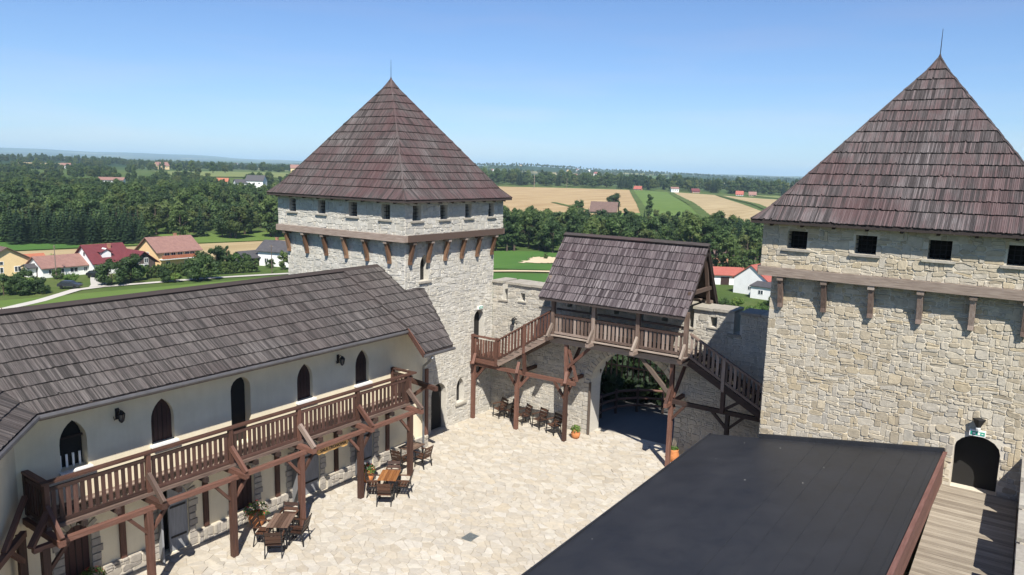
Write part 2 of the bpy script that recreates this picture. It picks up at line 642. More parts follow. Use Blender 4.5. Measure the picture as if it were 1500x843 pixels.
M['timber'] = mat_wood('timber', [(.05, .022, .014), (.095, .042, .028), (.145, .068, .047), (.21, .115, .085)], rough=.7, across=34, wear=.45)
M['timber_rail'] = mat_wood('timber_rail', [(.032, .015, .010), (.062, .029, .021), (.095, .047, .035), (.14, .08, .062)], rough=.7, across=34, wear=.45)
M['timber_grey'] = mat_wood('timber_grey', [(.085, .055, .042), (.16, .11, .085), (.25, .19, .155), (.38, .31, .26)], rough=.8, across=34, wear=.55)
M['timber_old'] = mat_wood('timber_old', [(.10, .075, .058), (.20, .155, .125), (.30, .245, .20), (.42, .36, .30)], rough=.85, across=34, wear=.5)
M['timber_dark'] = mat_wood('timber_dark', [(.022, .012, .009), (.045, .024, .018), (.075, .04, .03)], rough=.8, across=40)
M['shutter'] = mat_wood('shutter', [(.028, .011, .009), (.055, .02, .016), (.085, .034, .026)], rough=.7, across=30)
M['bracket'] = mat_wood('bracket', [(0.1125, 0.0562, 0.03), (0.2025, 0.1125, 0.0638), (0.285, 0.1725, 0.105)], rough=.8, across=30)
M['deck'] = mat_wood('deck', [(.17, .14, .105), (.26, .222, .17), (.34, .295, .23), (.42, .375, .30)], rough=.85, across=40, wear=.35)
M['fascia'] = mat_wood('fascia', [(.075, .032, .024), (.125, .055, .042), (.19, .095, .075)], rough=.75, across=20, wear=.5)
M['door_grey'] = mat_wood('door_grey', [(.13, .135, .145), (.22, .225, .235), (.30, .31, .32)], rough=.8, across=22)
M['seat_wood'] = mat_wood('seat_wood', [(.035, .016, .010), (.075, .034, .02), (.13, .062, .036)], rough=.5, across=40, wear=.6)
M['table_wood'] = mat_wood('table_wood', [(.17, .065, .022), (.30, .13, .045), (.42, .20, .08)], rough=.45, across=40, wear=.4)
M['table_dark'] = mat_wood('table_dark', [(.075, .045, .032), (.15, .095, .07), (.22, .15, .11)], rough=.45, across=40, wear=.4)
M['sign_wood'] = mat_wood('sign_wood', [(.42, .22, .06), (.60, .34, .11), (.72, .45, .18)], rough=.6, across=20)
def mat_plaster():
    m, nt, b = new_mat('plaster')
    pos = node(nt, 'ShaderNodeNewGeometry').outputs['Position']
    n1 = node(nt, 'ShaderNodeTexNoise', {'Vector': pos, 'Scale': 1.3, 'Detail': 7.0, 'Roughness': .65})
    mp = node(nt, 'ShaderNodeMapping', {'Vector': pos, 'Scale': (7.0, 7.0, .5)})
    n2 = node(nt, 'ShaderNodeTexNoise', {'Vector': mp.outputs[0], 'Scale': 1.0, 'Detail': 5.0, 'Roughness': .7})
    n3 = node(nt, 'ShaderNodeTexNoise', {'Vector': pos, 'Scale': 30.0, 'Detail': 4.0})
    c = ramp(nt, n1.outputs[0], [(.3, (.69, .61, .44)), (.7, (.78, .70, .52))])
    c = mixc(nt, .16, c, ramp(nt, n2.outputs[0], [(.35, (.80, .78, .75)), (.6, (1, 1, 1))]), 'MULTIPLY')
    nt.links.new(c, b.inputs['Base Color'])
    b.inputs['Roughness'].default_value = .92
    bump(nt, b, n3.outputs[0], .25, .01)
    return m
M['plaster'] = mat_plaster()
M['iron'] = mat_plain('iron', (.018, .018, .02), .5, metal=.4)
M['zinc'] = mat_plain('zinc', (.20, .21, .23), .45, metal=.6, var=.2)
M['gutter'] = mat_plain('gutter', (.12, .115, .115), .5, metal=.4, var=.2)
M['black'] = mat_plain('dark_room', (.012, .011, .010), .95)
M['glass'] = mat_plain('glass', (.03, .04, .05), .08, var=.3)
M['white'] = mat_plain('white_paint', (.78, .77, .74), .6, var=.05)
M['terracotta'] = mat_plain('terracotta', (.52, .20, .07), .8, var=.2, scale=14)
M['green_sign'] = mat_plain('green_sign', (.02, .30, .20), .35)
M['lamp_glass'] = mat_plain('lamp_glass', (.62, .62, .58), .2)
M['grate'] = mat_plain('grate', (.20, .22, .22), .5, metal=.5, var=.3, scale=20)

def mat_membrane():
    m, nt, b = new_mat('roof_membrane')
    geo = node(nt, 'ShaderNodeNewGeometry')
    nz = node(nt, 'ShaderNodeTexNoise', {'Vector': geo.outputs['Position'], 'Scale': .9, 'Detail': 6.0, 'Roughness': .65})
    fz = node(nt, 'ShaderNodeTexNoise', {'Vector': geo.outputs['Position'], 'Scale': 55.0, 'Detail': 3.0})
    c = ramp(nt, nz.outputs[0], [(.3, (.013, .014, .017)), (.7, (.021, .022, .026))])
    nt.links.new(c, b.inputs['Base Color'])
    rg = ramp(nt, nz.outputs[0], [(.3, (.50, .50, .50)), (.7, (.66, .66, .66))])
    nt.links.new(rg, b.inputs['Roughness'])
    bump(nt, b, fz.outputs[0], .25, .004)
    return m
M['membrane'] = mat_membrane()

def mat_land():
    """land cover by place: meadow near the hill, woods and pale fields in the far country"""
    m, nt, b = new_mat('land')
    geo = node(nt, 'ShaderNodeNewGeometry')
    pos = geo.outputs['Position']
    ln = node(nt, 'ShaderNodeVectorMath', {0: pos}, operation='LENGTH').outputs['Value']
    n1 = node(nt, 'ShaderNodeTexNoise', {'Vector': pos, 'Scale': .035, 'Detail': 8.0, 'Roughness': .65})
    n2 = node(nt, 'ShaderNodeTexNoise', {'Vector': pos, 'Scale': .6, 'Detail': 6.0, 'Roughness': .7})
    grass = ramp(nt, n1.outputs[0], [(.3, (.05, .085, .022)), (.5, (.075, .115, .03)), (.7, (.12, .135, .045))])
    grass = mixc(nt, .5, grass, ramp(nt, n2.outputs[0], [(.3, (.55, .55, .5)), (.7, (1.0, 1.0, 1.0))]), 'MULTIPLY')
    mp = node(nt, 'ShaderNodeMapping', {'Vector': pos, 'Rotation': (0, 0, .5), 'Scale': (.0042, .0017, 0.0)})
    vo = node(nt, 'ShaderNodeTexVoronoi', {'Vector': mp.outputs[0], 'Scale': 1.0, 'Randomness': .9})
    sep = node(nt, 'ShaderNodeSeparateColor', {0: vo.outputs['Color']})
    n3 = node(nt, 'ShaderNodeTexNoise', {'Vector': pos, 'Scale': .0016, 'Detail': 6.0, 'Roughness': .6})
    fields = ramp(nt, sep.outputs[0], [(0, (.022, .045, .016)), (.45, (.024, .05, .018)), (.62, (.07, .115, .035)), (.8, (.11, .15, .05)), (1, (.34, .28, .15))])
    woods = ramp(nt, n3.outputs[0], [(.46, (1, 1, 1)), (.54, (0, 0, 0))])
    far = mixc(nt, woods, fields, (.021, .042, .016))
    kf = node(nt, 'ShaderNodeMapRange', {0: ln, 1: 1150.0, 2: 1500.0})
    col = mixc(nt, kf.outputs[0], grass, far)
    nt.links.new(col, b.inputs['Base Color'])
    b.inputs['Roughness'].default_value = .95
    b.inputs['Specular IOR Level'].default_value = .1
    bump(nt, b, n2.outputs[0], .6, .25)
    return m
M['land'] = mat_land()

def mat_field(name, c0, c1, stripe=0.0, ang=0.0, sc=.35):
    m, nt, b = new_mat(name)
    geo = node(nt, 'ShaderNodeNewGeometry')
    pos = geo.outputs['Position']
    mp = node(nt, 'ShaderNodeMapping', {'Vector': pos, 'Rotation': (0, 0, ang), 'Scale': (sc, sc * .04, 0.0)})
    n1 = node(nt, 'ShaderNodeTexNoise', {'Vector': mp.outputs[0], 'Scale': 1.0, 'Detail': 4.0, 'Roughness': .7})
    n2 = node(nt, 'ShaderNodeTexNoise', {'Vector': pos, 'Scale': .05, 'Detail': 8.0, 'Roughness': .65})
    f = math_(nt, 'ADD', math_(nt, 'MULTIPLY', n1.outputs[0], stripe), math_(nt, 'MULTIPLY', n2.outputs[0], 1 - stripe))
    nt.links.new(ramp(nt, f, [(.35, c0), (.65, c1)]), b.inputs['Base Color'])
    b.inputs['Roughness'].default_value = .95
    b.inputs['Specular IOR Level'].default_value = .1
    return m
M['stubble'] = mat_field('stubble', (.26, .17, .08), (.43, .325, .18), .75, -.62, .22)
M['stubble2'] = mat_field('stubble2', (.27, .20, .10), (.41, .325, .19), .7, -.2, .25)
M['meadow'] = mat_field('meadow', (.085, .135, .030), (.12, .175, .045), .3)
M['lush'] = mat_field('lush', (.05, .115, .025), (.075, .15, .032), .3)
M['crop'] = mat_field('crop', (.12, .15, .05), (.19, .21, .08), .5, .4)
M['sand'] = mat_field('sand', (.50, .40, .26), (.62, .52, .36), .2)
M['road_shaded'] = mat_field('road_shaded', (.10, .10, .10), (.16, .155, .15), .2, sc=3.0)
M['gravel'] = mat_field('gravel', (.40, .38, .34), (.52, .49, .44), .2, sc=2.0)
M['hedgerow'] = mat_field('hedgerow', (.05, .08, .02), (.10, .13, .035), .3)
M['leaf_a'] = mat_leaf('leaf_a', [(.016, .032, .012), (.036, .066, .021), (.060, .102, .029), (.105, .145, .042)])
M['leaf_b'] = mat_leaf('leaf_b', [(.022, .042, .014), (.052, .088, .025), (.09, .13, .036), (.145, .175, .055)])
M['leaf_c'] = mat_leaf('leaf_c', [(.02, .034, .012), (.05, .072, .02), (.085, .108, .03), (.13, .15, .045)])
M['needle'] = mat_leaf('needle', [(.010, .022, .011), (.021, .042, .018), (.036, .066, .025), (.058, .092, .034)], trans=.1)
M['leaf_shaded'] = mat_leaf('leaf_shaded', [(.006, .014, .006), (.014, .028, .010), (.026, .046, .016), (.045, .072, .024)], trans=.15)  # leaf colours darkened to stand for the shade outside the gate
M['leaf_fresh'] = mat_leaf('leaf_fresh', [(.03, .065, .014), (.065, .125, .025), (.11, .18, .04), (.20, .25, .06)])
M['flower_red'] = mat_plain('flower_red', (.55, .03, .03), .5, var=.3, scale=40)
M['bark'] = mat_plain('bark', (.07, .05, .035), .9, var=.4, scale=6, bs=.4)

# --- terrain height: a castle hill in a valley, slopes rising to far ridges
TR=[0,110,260,420,600,900,1200,2000,3500,6000,10000,14000,20000,45000]
TA=[-38,-31,-25,-18,-8,0,8,18,38]
TZ=[[-15,-15,-15,-13,-9,-6,-2,12,14,20,60,165,60,0],
    [-15,-15,-15,-13,-9,-5,-2,9,10,20,60,160,60,0],
    [-15,-15,-15,-13,-10,-5,-1,4,6,15,50,150,60,0],
    [-15,-15,-15,-13,-10,-3,0,-1,4,15,40,95,50,0],
    [-15,-15,-15,-14,-12,-4,-2,2,12,20,30,65,40,0],
    [-15,-15,-15,-14.6,-12.5,-8,-7,-2,38,30,30,60,40,0],
    [-15,-15,-15,-14.6,-12.5,-8.5,-8,-5,22,22,30,60,40,0],
    [-15,-15,-15,-14.6,-13,-9.5,-10,-8,2,10,30,40,30,0],
    [-15,-15,-15,-14.6,-13,-10,-10,-8,0,5,20,40,30,0]]
def _ss(t): return t*t*(3-2*t)
def _row(row,r):
    for i in range(len(TR)-1):
        if r<=TR[i+1]:
            t=(r-TR[i])/(TR[i+1]-TR[i]); return row[i]+(row[i+1]-row[i])*t
    return row[-1]
def ground(x,y):
    r=math.hypot(x,y); az=math.degrees(math.atan2(x,y))+35.1
    if az>180: az-=360
    a=max(-38,min(38,az))
    for i in range(len(TA)-1):
        if a<=TA[i+1]:
            t=_ss((a-TA[i])/(TA[i+1]-TA[i])); z=_row(TZ[i],r)*(1-t)+_row(TZ[i+1],r)*t; break
    z+=min(1,r/600)*(1.2*math.sin(x*.011+1)*math.sin(y*.009)) if r>400 else 0
    if r>2500: z+=min(1,(r-2500)/3000)*(6*math.sin(x*.0021)*math.cos(y*.0017+2)+5*math.sin(x*.0007+y*.0011)+r/14000*6*math.sin(az*1.3+r*.0004))
    d=math.hypot(x+10,y-13)
    k=_ss(max(0,min(1,(d-27)/58)))
    return -.32*(1-k)+z*k

# ------------------------------------------------------------ ground
def build_terrain():
    rings = [0, 8, 16, 22, 27, 32, 38, 45, 53, 62, 72, 85, 100, 120, 150, 190, 240, 300, 360, 430, 510, 600, 700, 820, 960,
             1120, 1300, 1550, 1850, 2200, 2650, 3200, 3900, 4800, 6000, 7500, 9000, 10500, 12000, 13200, 14000, 15000, 17000, 20000, 26000, 34000]
    n = 240
    vs, fs = [(-10, 13, ground(-10, 13))], []
    for r in rings[1:]:
        for k in range(n):
            a = 2 * math.pi * k / n
            x, y = -10 + r * math.sin(a), 13 + r * math.cos(a)
            vs.append((x, y, ground(x, y)))
    for k in range(n):
        fs.append((0, 1 + k, 1 + (k + 1) % n))
    for i in range(len(rings) - 2):
        b = 1 + i * n
        for k in range(n):
            fs.append((b + k, b + n + k, b + n + (k + 1) % n, b + (k + 1) % n))
    m = MB()
    m.add(vs, fs, .5)
    m.build('terrain', M['land'], kind='structure', smooth=True)
build_terrain()

def sheet(name, quad, mat, up=.25, nu=24, nv=24, edge=0.0, kind='structure'):
    """a field laid on the terrain; quad = four plan corners"""
    vs, fs = [], []
    a, b, c, d = [Vector(q) for q in quad]
    for j in range(nv + 1):
        for i in range(nu + 1):
            s, t = i / nu, j / nv
            p = (a * (1 - s) + b * s) * (1 - t) + (d * (1 - s) + c * s) * t
            x, y = p.x, p.y
            if edge and (i in (0, nu) or j in (0, nv)):
                x += rnd.uniform(-edge, edge); y += rnd.uniform(-edge, edge)
            vs.append((x, y, ground(x, y) + up))
    for j in range(nv):
        for i in range(nu):
            k = j * (nu + 1) + i
            fs.append((k, k + 1, k + nu + 2, k + nu + 1))
    m = MB()
    m.add(vs, fs, .5)
    return m.build(name, mat, kind=kind, smooth=True)

def ribbon(name, pts, w, mat, up=.08, kind='structure'):
    P = []
    for i in range(len(pts) - 1):
        a, b = Vector(pts[i]), Vector(pts[i + 1])
        k = max(2, int((b - a).length / 4))
        P += [a.lerp(b, j / k) for j in range(k)]
    P.append(Vector(pts[-1]))
    vs, fs = [], []
    for i, p in enumerate(P):
        d = (P[min(i + 1, len(P) - 1)] - P[max(i - 1, 0)]).normalized()
        n = Vector((-d.y, d.x))
        for s in (-.5, .5):
            q = p + n * (w * s * rnd.uniform(.85, 1.15))
            vs.append((q.x, q.y, ground(q.x, q.y) + up))
    for i in range(len(P) - 1):
        fs.append((2 * i, 2 * i + 1, 2 * i + 3, 2 * i + 2))
    m = MB()
    m.add(vs, fs, .5)
    return m.build(name, mat, kind=kind)

# ------------------------------------------------------------ courtyard paving
pave = MB()
pave.add([(-20.2, 2, 0), (-4, 2, 0), (-4, 27.6, 0), (-20.2, 27.6, 0)], [(0, 1, 2, 3)], .5)
pave.box(-20.2, -4, 2, 27.6, -.6, -.012)
pave = pave.build('courtyard_paving', M['joint'], kind='structure')
PF = Frame((0, 0, 0), (1, 0, 0), (0, 1, 0), (0, 0, 1))
GR = (-13.1, -12.74, 16.3, 16.74)
fl = stones(PF, (-19.9, -6.6, 7.0, 27.5), [GR], .225, .175, .007, .006, .020, .008, drop=.40, jv=1.0)
fl = [(vs, fs, A / max(100., (vs[0].x ** 2 + vs[0].y ** 2))) for vs, fs, A in fl]
lay_stones(fl, M['flag'], pave, 'flagstone', 'flagstones', 300)
g_ = MB()
g_.box(-13.1, -12.74, 16.3, 16.74, .0, .012)
for i in range(9):
    g_.box(-13.07 + i * .0385, -13.05 + i * .0385, 16.33, 16.71, .012, .02)
tag(g_.build('drain_grate', M['grate']), 'square grey drain grate set into the pale courtyard paving', 'drain grate')
# dark paving outside the gate, its colour also darkened for the wall's shade
rd = MB()
rd.add([(-19.5, 27.61, .0), (-5.6, 27.61, .0), (-4.8, 33.0, -.1), (-18.5, 33.0, -.1)], [(0, 1, 2, 3)], .5)
rd.build('gate_road', M['road_shaded'], kind='structure')

# ------------------------------------------------------------ roof courses
def courses(roof, fr, S, n, lb, rb, bw=.038, mat=None, lift=.045, thick=.03, s_from=0.0, name='shingle_course'):
    mat = mat or M['shingle']
    for k in range(n):
        s0 = s_from + (S - s_from) * k / n
        s1 = min(S, s0 + (S - s_from) / n + .05)
        a0, b0, a1, b1 = lb(s0), rb(s0), lb(s1), rb(s1)
        u = min(a0, a1) - rnd.random() * bw
        end = max(b0, b1)
        m = MB()
        while u < end:
            w = bw * rnd.uniform(.65, 1.4)
            c0, d0 = min(max(u, a0), b0), min(max(u + w - .006, a0), b0)
            c1, d1 = min(max(u, a1), b1), min(max(u + w - .006, a1), b1)
            u += w
            if d0 - c0 < .004 and d1 - c1 < .004:
                continue
            j = rnd.uniform(-.010, .008)
            if rnd.random() < .03:
                j += rnd.uniform(.015, .05)
            L = lift + rnd.uniform(-.008, .012)
            vs = [fr(c0, s0 + j, L), fr(d0, s0 + j, L + rnd.uniform(-.005, .005)), fr(d1, s1, .008), fr(c1, s1, .008),
                  fr(c0, s0 + j, L - thick), fr(d0, s0 + j, L - thick), fr(d1, s1, -.01), fr(c1, s1, -.01)]
            o = rnd.random() * 40
            ls = [(o + q[1], o + q[0], 0) for q in ((c0, s0), (d0, s0), (d1, s1), (c1, s1))] * 2
            m.add(vs, [(0, 1, 2, 3), (4, 0, 3, 7), (1, 5, 6, 2), (5, 1, 0, 4)], None, ls)
        if m.v:
            m.build(name, mat, roof)

def slope_frame(p0, p1, top_dir):
    """u along p0->p1, v up the slope"""
    u = (Vector(p1) - Vector(p0)).normalized()
    v = Vector(top_dir)
    v = (v - u * v.dot(u)).normalized()
    n = u.cross(v)
    if n.z < 0:
        n = -n
    return Frame(p0, u, v, n)

def pyramid(parent, cx, cy, hx, hy, z0, prof, ns, mat, faces=(0, 1, 2, 3)):
    """prof: (fraction of half width, height above eave) from eave to apex"""
    core = MB()
    ring = []
    for f, z in prof:
        ring.append([(cx - hx * f, cy - hy * f, z0 + z), (cx + hx * f, cy - hy * f, z0 + z), (cx + hx * f, cy + hy * f, z0 + z), (cx - hx * f, cy + hy * f, z0 + z)])
    vs = [q for r in ring for q in r]
    fs = [(i * 4 + k, i * 4 + (k + 1) % 4, i * 4 + 4 + (k + 1) % 4, i * 4 + 4 + k) for i in range(len(prof) - 1) for k in range(4)]
    core.add(vs, fs, .3)
    core.add([(x, y, z - .09) for x, y, z in ring[0]] + ring[0], [(0, 1, 2, 3)] + [(k, (k + 1) % 4, 4 + (k + 1) % 4, 4 + k) for k in range(4)], .3)
    roof = core.build('roof', M['batten'], parent)
    for i in range(len(prof) - 1):
        for k in faces:
            a, b = Vector(ring[i][k]), Vector(ring[i][(k + 1) % 4])
            c, d = Vector(ring[i + 1][(k + 1) % 4]), Vector(ring[i + 1][k])
            mid = (a + b) / 2
            top = (c + d) / 2
            fr = slope_frame(a, b, top - mid)
            fr.o = mid
            S = (top - mid).length
            h0, h1 = (b - a).length / 2, (c - d).length / 2
            courses(roof, fr, S, ns[i], lambda s, h0=h0, h1=h1, S=S: -(h0 + (h1 - h0) * s / S) - .012,
                    lambda s, h0=h0, h1=h1, S=S: h0 + (h1 - h0) * s / S + .012, mat=mat)
    # ridge boards over the hips
    for k in range(4):
        for i in range(len(prof) - 1):
            m = MB()
            a, b = Vector(ring[i][k]), Vector(ring[i + 1][k])
            m.beam(a + V(0, 0, .022), b + V(0, 0, .02), .05, .04)
            m.build('hip_board', mat, roof)
    cap = MB()
    ax, ay, az = cx, cy, z0 + prof[-1][1]
    cap.lathe([(.17, -.28), (.10, -.1), (.05, .02), (.02, .10), (.012, .12)], (ax, ay, az), 8)
    cap.build('finial', M['timber_dark'], roof)
    rod = MB()
    rod.tube([(ax, ay, az + .1), (ax, ay, az + .82)], [.013, .006], 6)
    rod.build('lightning_rod', M['iron'], roof)
    return roof

# ------------------------------------------------------------ towers
def tower(tname, label, x0, x1, y0, y1, zb, smat, mmat, roof_c, roof_h, front, right, st, nparts, pwin_f, pwin_r, br_f, br_r, apex):
    """stone tower with an overhanging parapet storey on timber brackets; front faces -Y, right faces +X"""
    T = thing(tname, label, 'tower', ((x0 + x1) / 2, (y0 + y1) / 2, zb))
    OV, ZB, ZT = .27, 8.2, 9.86
    body = MB()
    FF = Frame((0, y0, 0), (1, 0, 0), (0, 0, 1), (0, -1, 0))
    FR = Frame((x1, 0, 0), (0, 1, 0), (0, 0, 1), (1, 0, 0))
    FB = Frame((0, y1, 0), (1, 0, 0), (0, 0, 1), (0, 1, 0))
    FL = Frame((x0, 0, 0), (0, 1, 0), (0, 0, 1), (-1, 0, 0))
    wallface(body, FF, rect(x0, x1, zb, ZB + .1), [h for h, d in front], .55)
    wallface(body, FR, rect(y0, y1, zb, ZB + .1), [h for h, d in right], .27)
    wallface(body, FB, rect(x0, x1, zb, ZB + .1), [], .3)
    wallface(body, FL, rect(y0, y1, zb, ZB + .1), [], .3)
    wall = body.build('wall', mmat, T)
    par = MB()
    PFf = Frame((0, y0 - OV, 0), (1, 0, 0), (0, 0, 1), (0, -1, 0))
    PFr = Frame((x1 + OV, 0, 0), (0, 1, 0), (0, 0, 1), (1, 0, 0))
    X0, X1, Y0, Y1 = x0 - OV, x1 + OV, y0 - OV, y1 + OV
    zf = ZB + .24
    wallface(par, PFf, rect(X0, X1, zf, ZT), [rect(*w) for w in pwin_f], .45)
    wallface(par, PFr, rect(Y0, Y1, zf, ZT), [rect(*w) for w in pwin_r], .45)
    wallface(par, Frame((0, Y1, 0), (1, 0, 0), (0, 0, 1), (0, 1, 0)), rect(X0, X1, zf, ZT), [], .3)
    wallface(par, Frame((X0, 0, 0), (0, 1, 0), (0, 0, 1), (-1, 0, 0)), rect(Y0, Y1, zf, ZT), [], .3)
    par.add([(X0, Y0, zf), (X1, Y0, zf), (X1, Y1, zf), (X0, Y1, zf)], [(0, 1, 2, 3)], .5)
    parapet = par.build('parapet', mmat, T)
    room = MB()
    room.box(X0 + .5, X1 - .5, Y0 + .5, Y1 - .5, zf + .05, ZT - .02)
    room.build('dark_interior', M['black'], T)
    su, sv, gap, d0, d1, bev = st
    def ex(hs):
        r = []
        for h, d in hs:
            us = [q[0] for q in h]; vs = [q[1] for q in h]
            r.append((min(us) - .01, max(us) + .01, min(vs) - .01, max(vs) + .01))
        return r
    lst = stones(FF, (x0, x1, max(zb, front_z), ZB), ex(front), su, sv, gap, d0, d1, bev, coursed=True)
    if right_stones:
        lst += stones(FR, (y0, y1, max(zb, 0), ZB), ex(right), su, sv, gap, d0, d1, bev, coursed=True)
    lay_stones(lst, smat, wall, 'stone', 'stones', nparts)
    lst = stones(PFf, (X0, X1, zf, ZT), pwin_f, su * 1.1, sv * 1.15, gap, d0, d1, bev, coursed=True)
    if right_stones:
        lst += stones(PFr, (Y0, Y1, zf, ZT), pwin_r, su * 1.1, sv * 1.15, gap, d0, d1, bev, coursed=True)
    lay_stones(lst, smat, parapet, 'stone', 'stones', nparts // 3)
    # timber ring beam
    for a, b in (((X0 - .03, Y0 - .0, ZB + .12), (X1 + .03, Y0, ZB + .12)), ((X1, Y0 + .12, ZB + .12), (X1, Y1 - .12, ZB + .12)),
                 ((X0, Y0 + .12, ZB + .12), (X0, Y1 - .12, ZB + .12)), ((X0 - .03, Y1, ZB + .12), (X1 + .03, Y1, ZB + .12))):
        m = MB()
        n = 3
        A, B = Vector(a), Vector(b)
        m.beam(A, B, .24, .25)
        m.build('ring_beam', M['timber_old'] if smat is M['stone_tan'] else M['timber_grey'], T)
    # brackets
    bm = M['timber_grey'] if smat is M['stone_tan'] else M['bracket']
    def bracket(fr, u):
        m = MB()
        b = m
        b.prism([(.17, 0), (.33, 0), (.33, -.10), (.30, -.2), (.14, -.80), (.15, -.92), (.02, -.92), (.03, -.80)],
                Frame(fr(u, ZB), fr.n, fr.v, fr.u), -.065, .065)
        o = b.build('bracket', bm, T)
        h = MB()
        h.beam(fr(u, ZB - .06, .02), fr(u, ZB - .06, .36), .17, .12)
        h.build('bracket_head', M['timber_old'], o)
    for u in br_f:
        bracket(FF, u)
    for u in br_r:
        bracket(FR, u)
    # window sills and iron grids
    def window(fr, w, bars):
        u0, u1, v0, v1 = w
        s = MB()
        s.beam(fr(u0 - .12, v0 - .04, .03), fr(u1 + .12, v0 - .04, .03), .12, .06, up=fr.v)
        s.build('window_sill', M['stone_cap'], parapet)
        if bars:
            g = MB()
            for i in range(1, 4):
                g.tube([fr(u0 + (u1 - u0) * i / 4, v0, -.16), fr(u0 + (u1 - u0) * i / 4, v1, -.16)], .012, 5)
                g.tube([fr(u0, v0 + (v1 - v0) * i / 4, -.15), fr(u1, v0 + (v1 - v0) * i / 4, -.15)], .012, 5)
            g.build('window_grid', M['iron'], parapet)
    for w in pwin_f:
        window(PFf, w, True)
    for w in pwin_r:
        window(PFr, w, True)
    # rafter tails under the eaves
    cx, cy, hx, hy = roof_c[0], roof_c[1], roof_h[0], roof_h[1]
    n = 9
    for i in range(n):
        u = X0 + .3 + (X1 - X0 - .6) * i / (n - 1)
        MB().beam((u, Y0 - .32, 9.70), (u, Y0 + .1, 9.79), .08, .1).build('rafter', M['timber_dark'], T)
        u = Y0 + .3 + (Y1 - Y0 - .6) * i / (n - 1)
        MB().beam((X1 + .32, u, 9.70), (X1 - .1, u, 9.79), .08, .1).build('rafter', M['timber_dark'], T)
    H = apex - 9.80
    pyramid(T, cx, cy, hx, hy, 9.80, [(1.0, 0), (.885, H * .085), (.06, H * .925), (.004, H)], [1, 13, 1], M['shingle_pale'] if smat is M['stone_tan'] else M['shingle'])
    return T, FF, FR

right_stones, front_z = True, 4.6
LT_door, LT_lancet = roundarch(22.45, 23.4, -.02, 2.08, rise=.5), gothic(24.1, 24.6, .9, 2.02)
LT_win, LT_up = gothic(21.72, 22.22, 6.55, 7.62), roundarch(25.25, 25.95, 3.3, 4.86, rise=.34)
LT, LTF, LTR = tower('stone_tower', 'pale rubble tower beside the long wing, pyramid shingle roof on slanted brown brackets',
    -26.78, -19.75, 20.85, 26.6, -16, M['stone_pale'], M['mortar_pale'], (-23.2, 23.6), (4.1, 3.4),
    [], [(LT_door, 0), (LT_lancet, 0), (LT_win, 0), (LT_up, 0)], (.22, .105, .007, .006, .030, .011), 200,
    [(-26.28, -25.85, 9.05, 9.6), (-24.43, -23.98, 9.05, 9.6), (-22.58, -22.1, 9.04, 9.6), (-20.74, -20.28, 9.02, 9.6)],
    [(20.98, 21.46, 9.0, 9.58), (22.59, 23.05, 9.0, 9.58), (24.18, 24.6, 9.0, 9.58), (25.78, 26.18, 9.0, 9.58)],
    [-26.6, -25.4, -24.17, -22.95, -21.73, -20.5], [21.05, 22.1, 23.15, 24.22, 25.28, 26.35], 14.72)

def arch_trim(parent, fr, hole, w, d, mat, name='arch_stone', n0=2):
    """cut stones round an opening, one by one (skips the threshold)"""
    cu = sum(q[0] for q in hole) / len(hole)
    pts = hole[1:] + [hole[0]]
    P = []
    acc = 0
    for i in range(len(pts) - 1):
        a, b = Vector(pts[i]), Vector(pts[i + 1])
        L = (b - a).length
        k = max(1, round(L / .2))
        for j in range(k):
            P.append(a.lerp(b, j / k))
    P.append(Vector(pts[-1]))
    for i in range(len(P) - 1):
        a, b = P[i], P[i + 1]
        if (b - a).length < .03:
            continue
        t = (b - a).normalized()
        nrm = Vector((t.y, -t.x))
        ww = w * rnd.uniform(.8, 1.25)
        e = t * .006
        poly = [a + e, b - e, b - e + nrm * ww, a + e + nrm * ww]
        s = stone_shape([(q.x, q.y) for q in poly], fr, .004, d, d + .02, .012)
        if s:
            MB().add(s[0], s[1]).build(name, mat, parent)

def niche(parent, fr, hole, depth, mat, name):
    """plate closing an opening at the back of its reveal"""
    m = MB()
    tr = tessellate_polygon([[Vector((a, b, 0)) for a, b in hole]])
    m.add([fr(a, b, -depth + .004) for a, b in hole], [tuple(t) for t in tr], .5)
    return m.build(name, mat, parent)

for h in (LT_door, LT_lancet, LT_win, LT_up):
    niche(LT, LTR, h, .27, M['black'], 'dark_opening')
for h in (LT_lancet, LT_win):
    us = [q[0] for q in h]
    m = MB()
    m.beam(LTR(min(us) - .12, min(q[1] for q in h) - .04, .04), LTR(max(us) + .12, min(q[1] for q in h) - .04, .04), .12, .07, up=(0, 0, 1))
    m.build('window_sill', M['stone_cap'], LT)
right_stones, front_z = False, 2.6
RT_door = roundarch(-1.1, -.08, 2.95, 4.52, rise=.4)
RT, RTF, RTR = tower('stone_tower', 'tan rubble tower above the black flat roof, with barred square windows and an arched door',
    -6.15, .55, 22.0, 28.6, -16, M['stone_tan'], M['mortar'], (-2.8, 25.3), (3.87, 3.97),
    [(RT_door, 0)], [], (.215, .115, .007, .006, .028, .012), 225,
    [(-5.72, -5.18, 9.02, 9.52), (-3.93, -3.4, 9.02, 9.52), (-2.19, -1.66, 9.02, 9.52), (-.47, .06, 9.02, 9.52)],
    [], [-5.82, -4.63, -3.42, -2.24, -1.06, .06], [], 14.55)
niche(RT, RTF, RT_door, .55, M['black'], 'dark_opening')

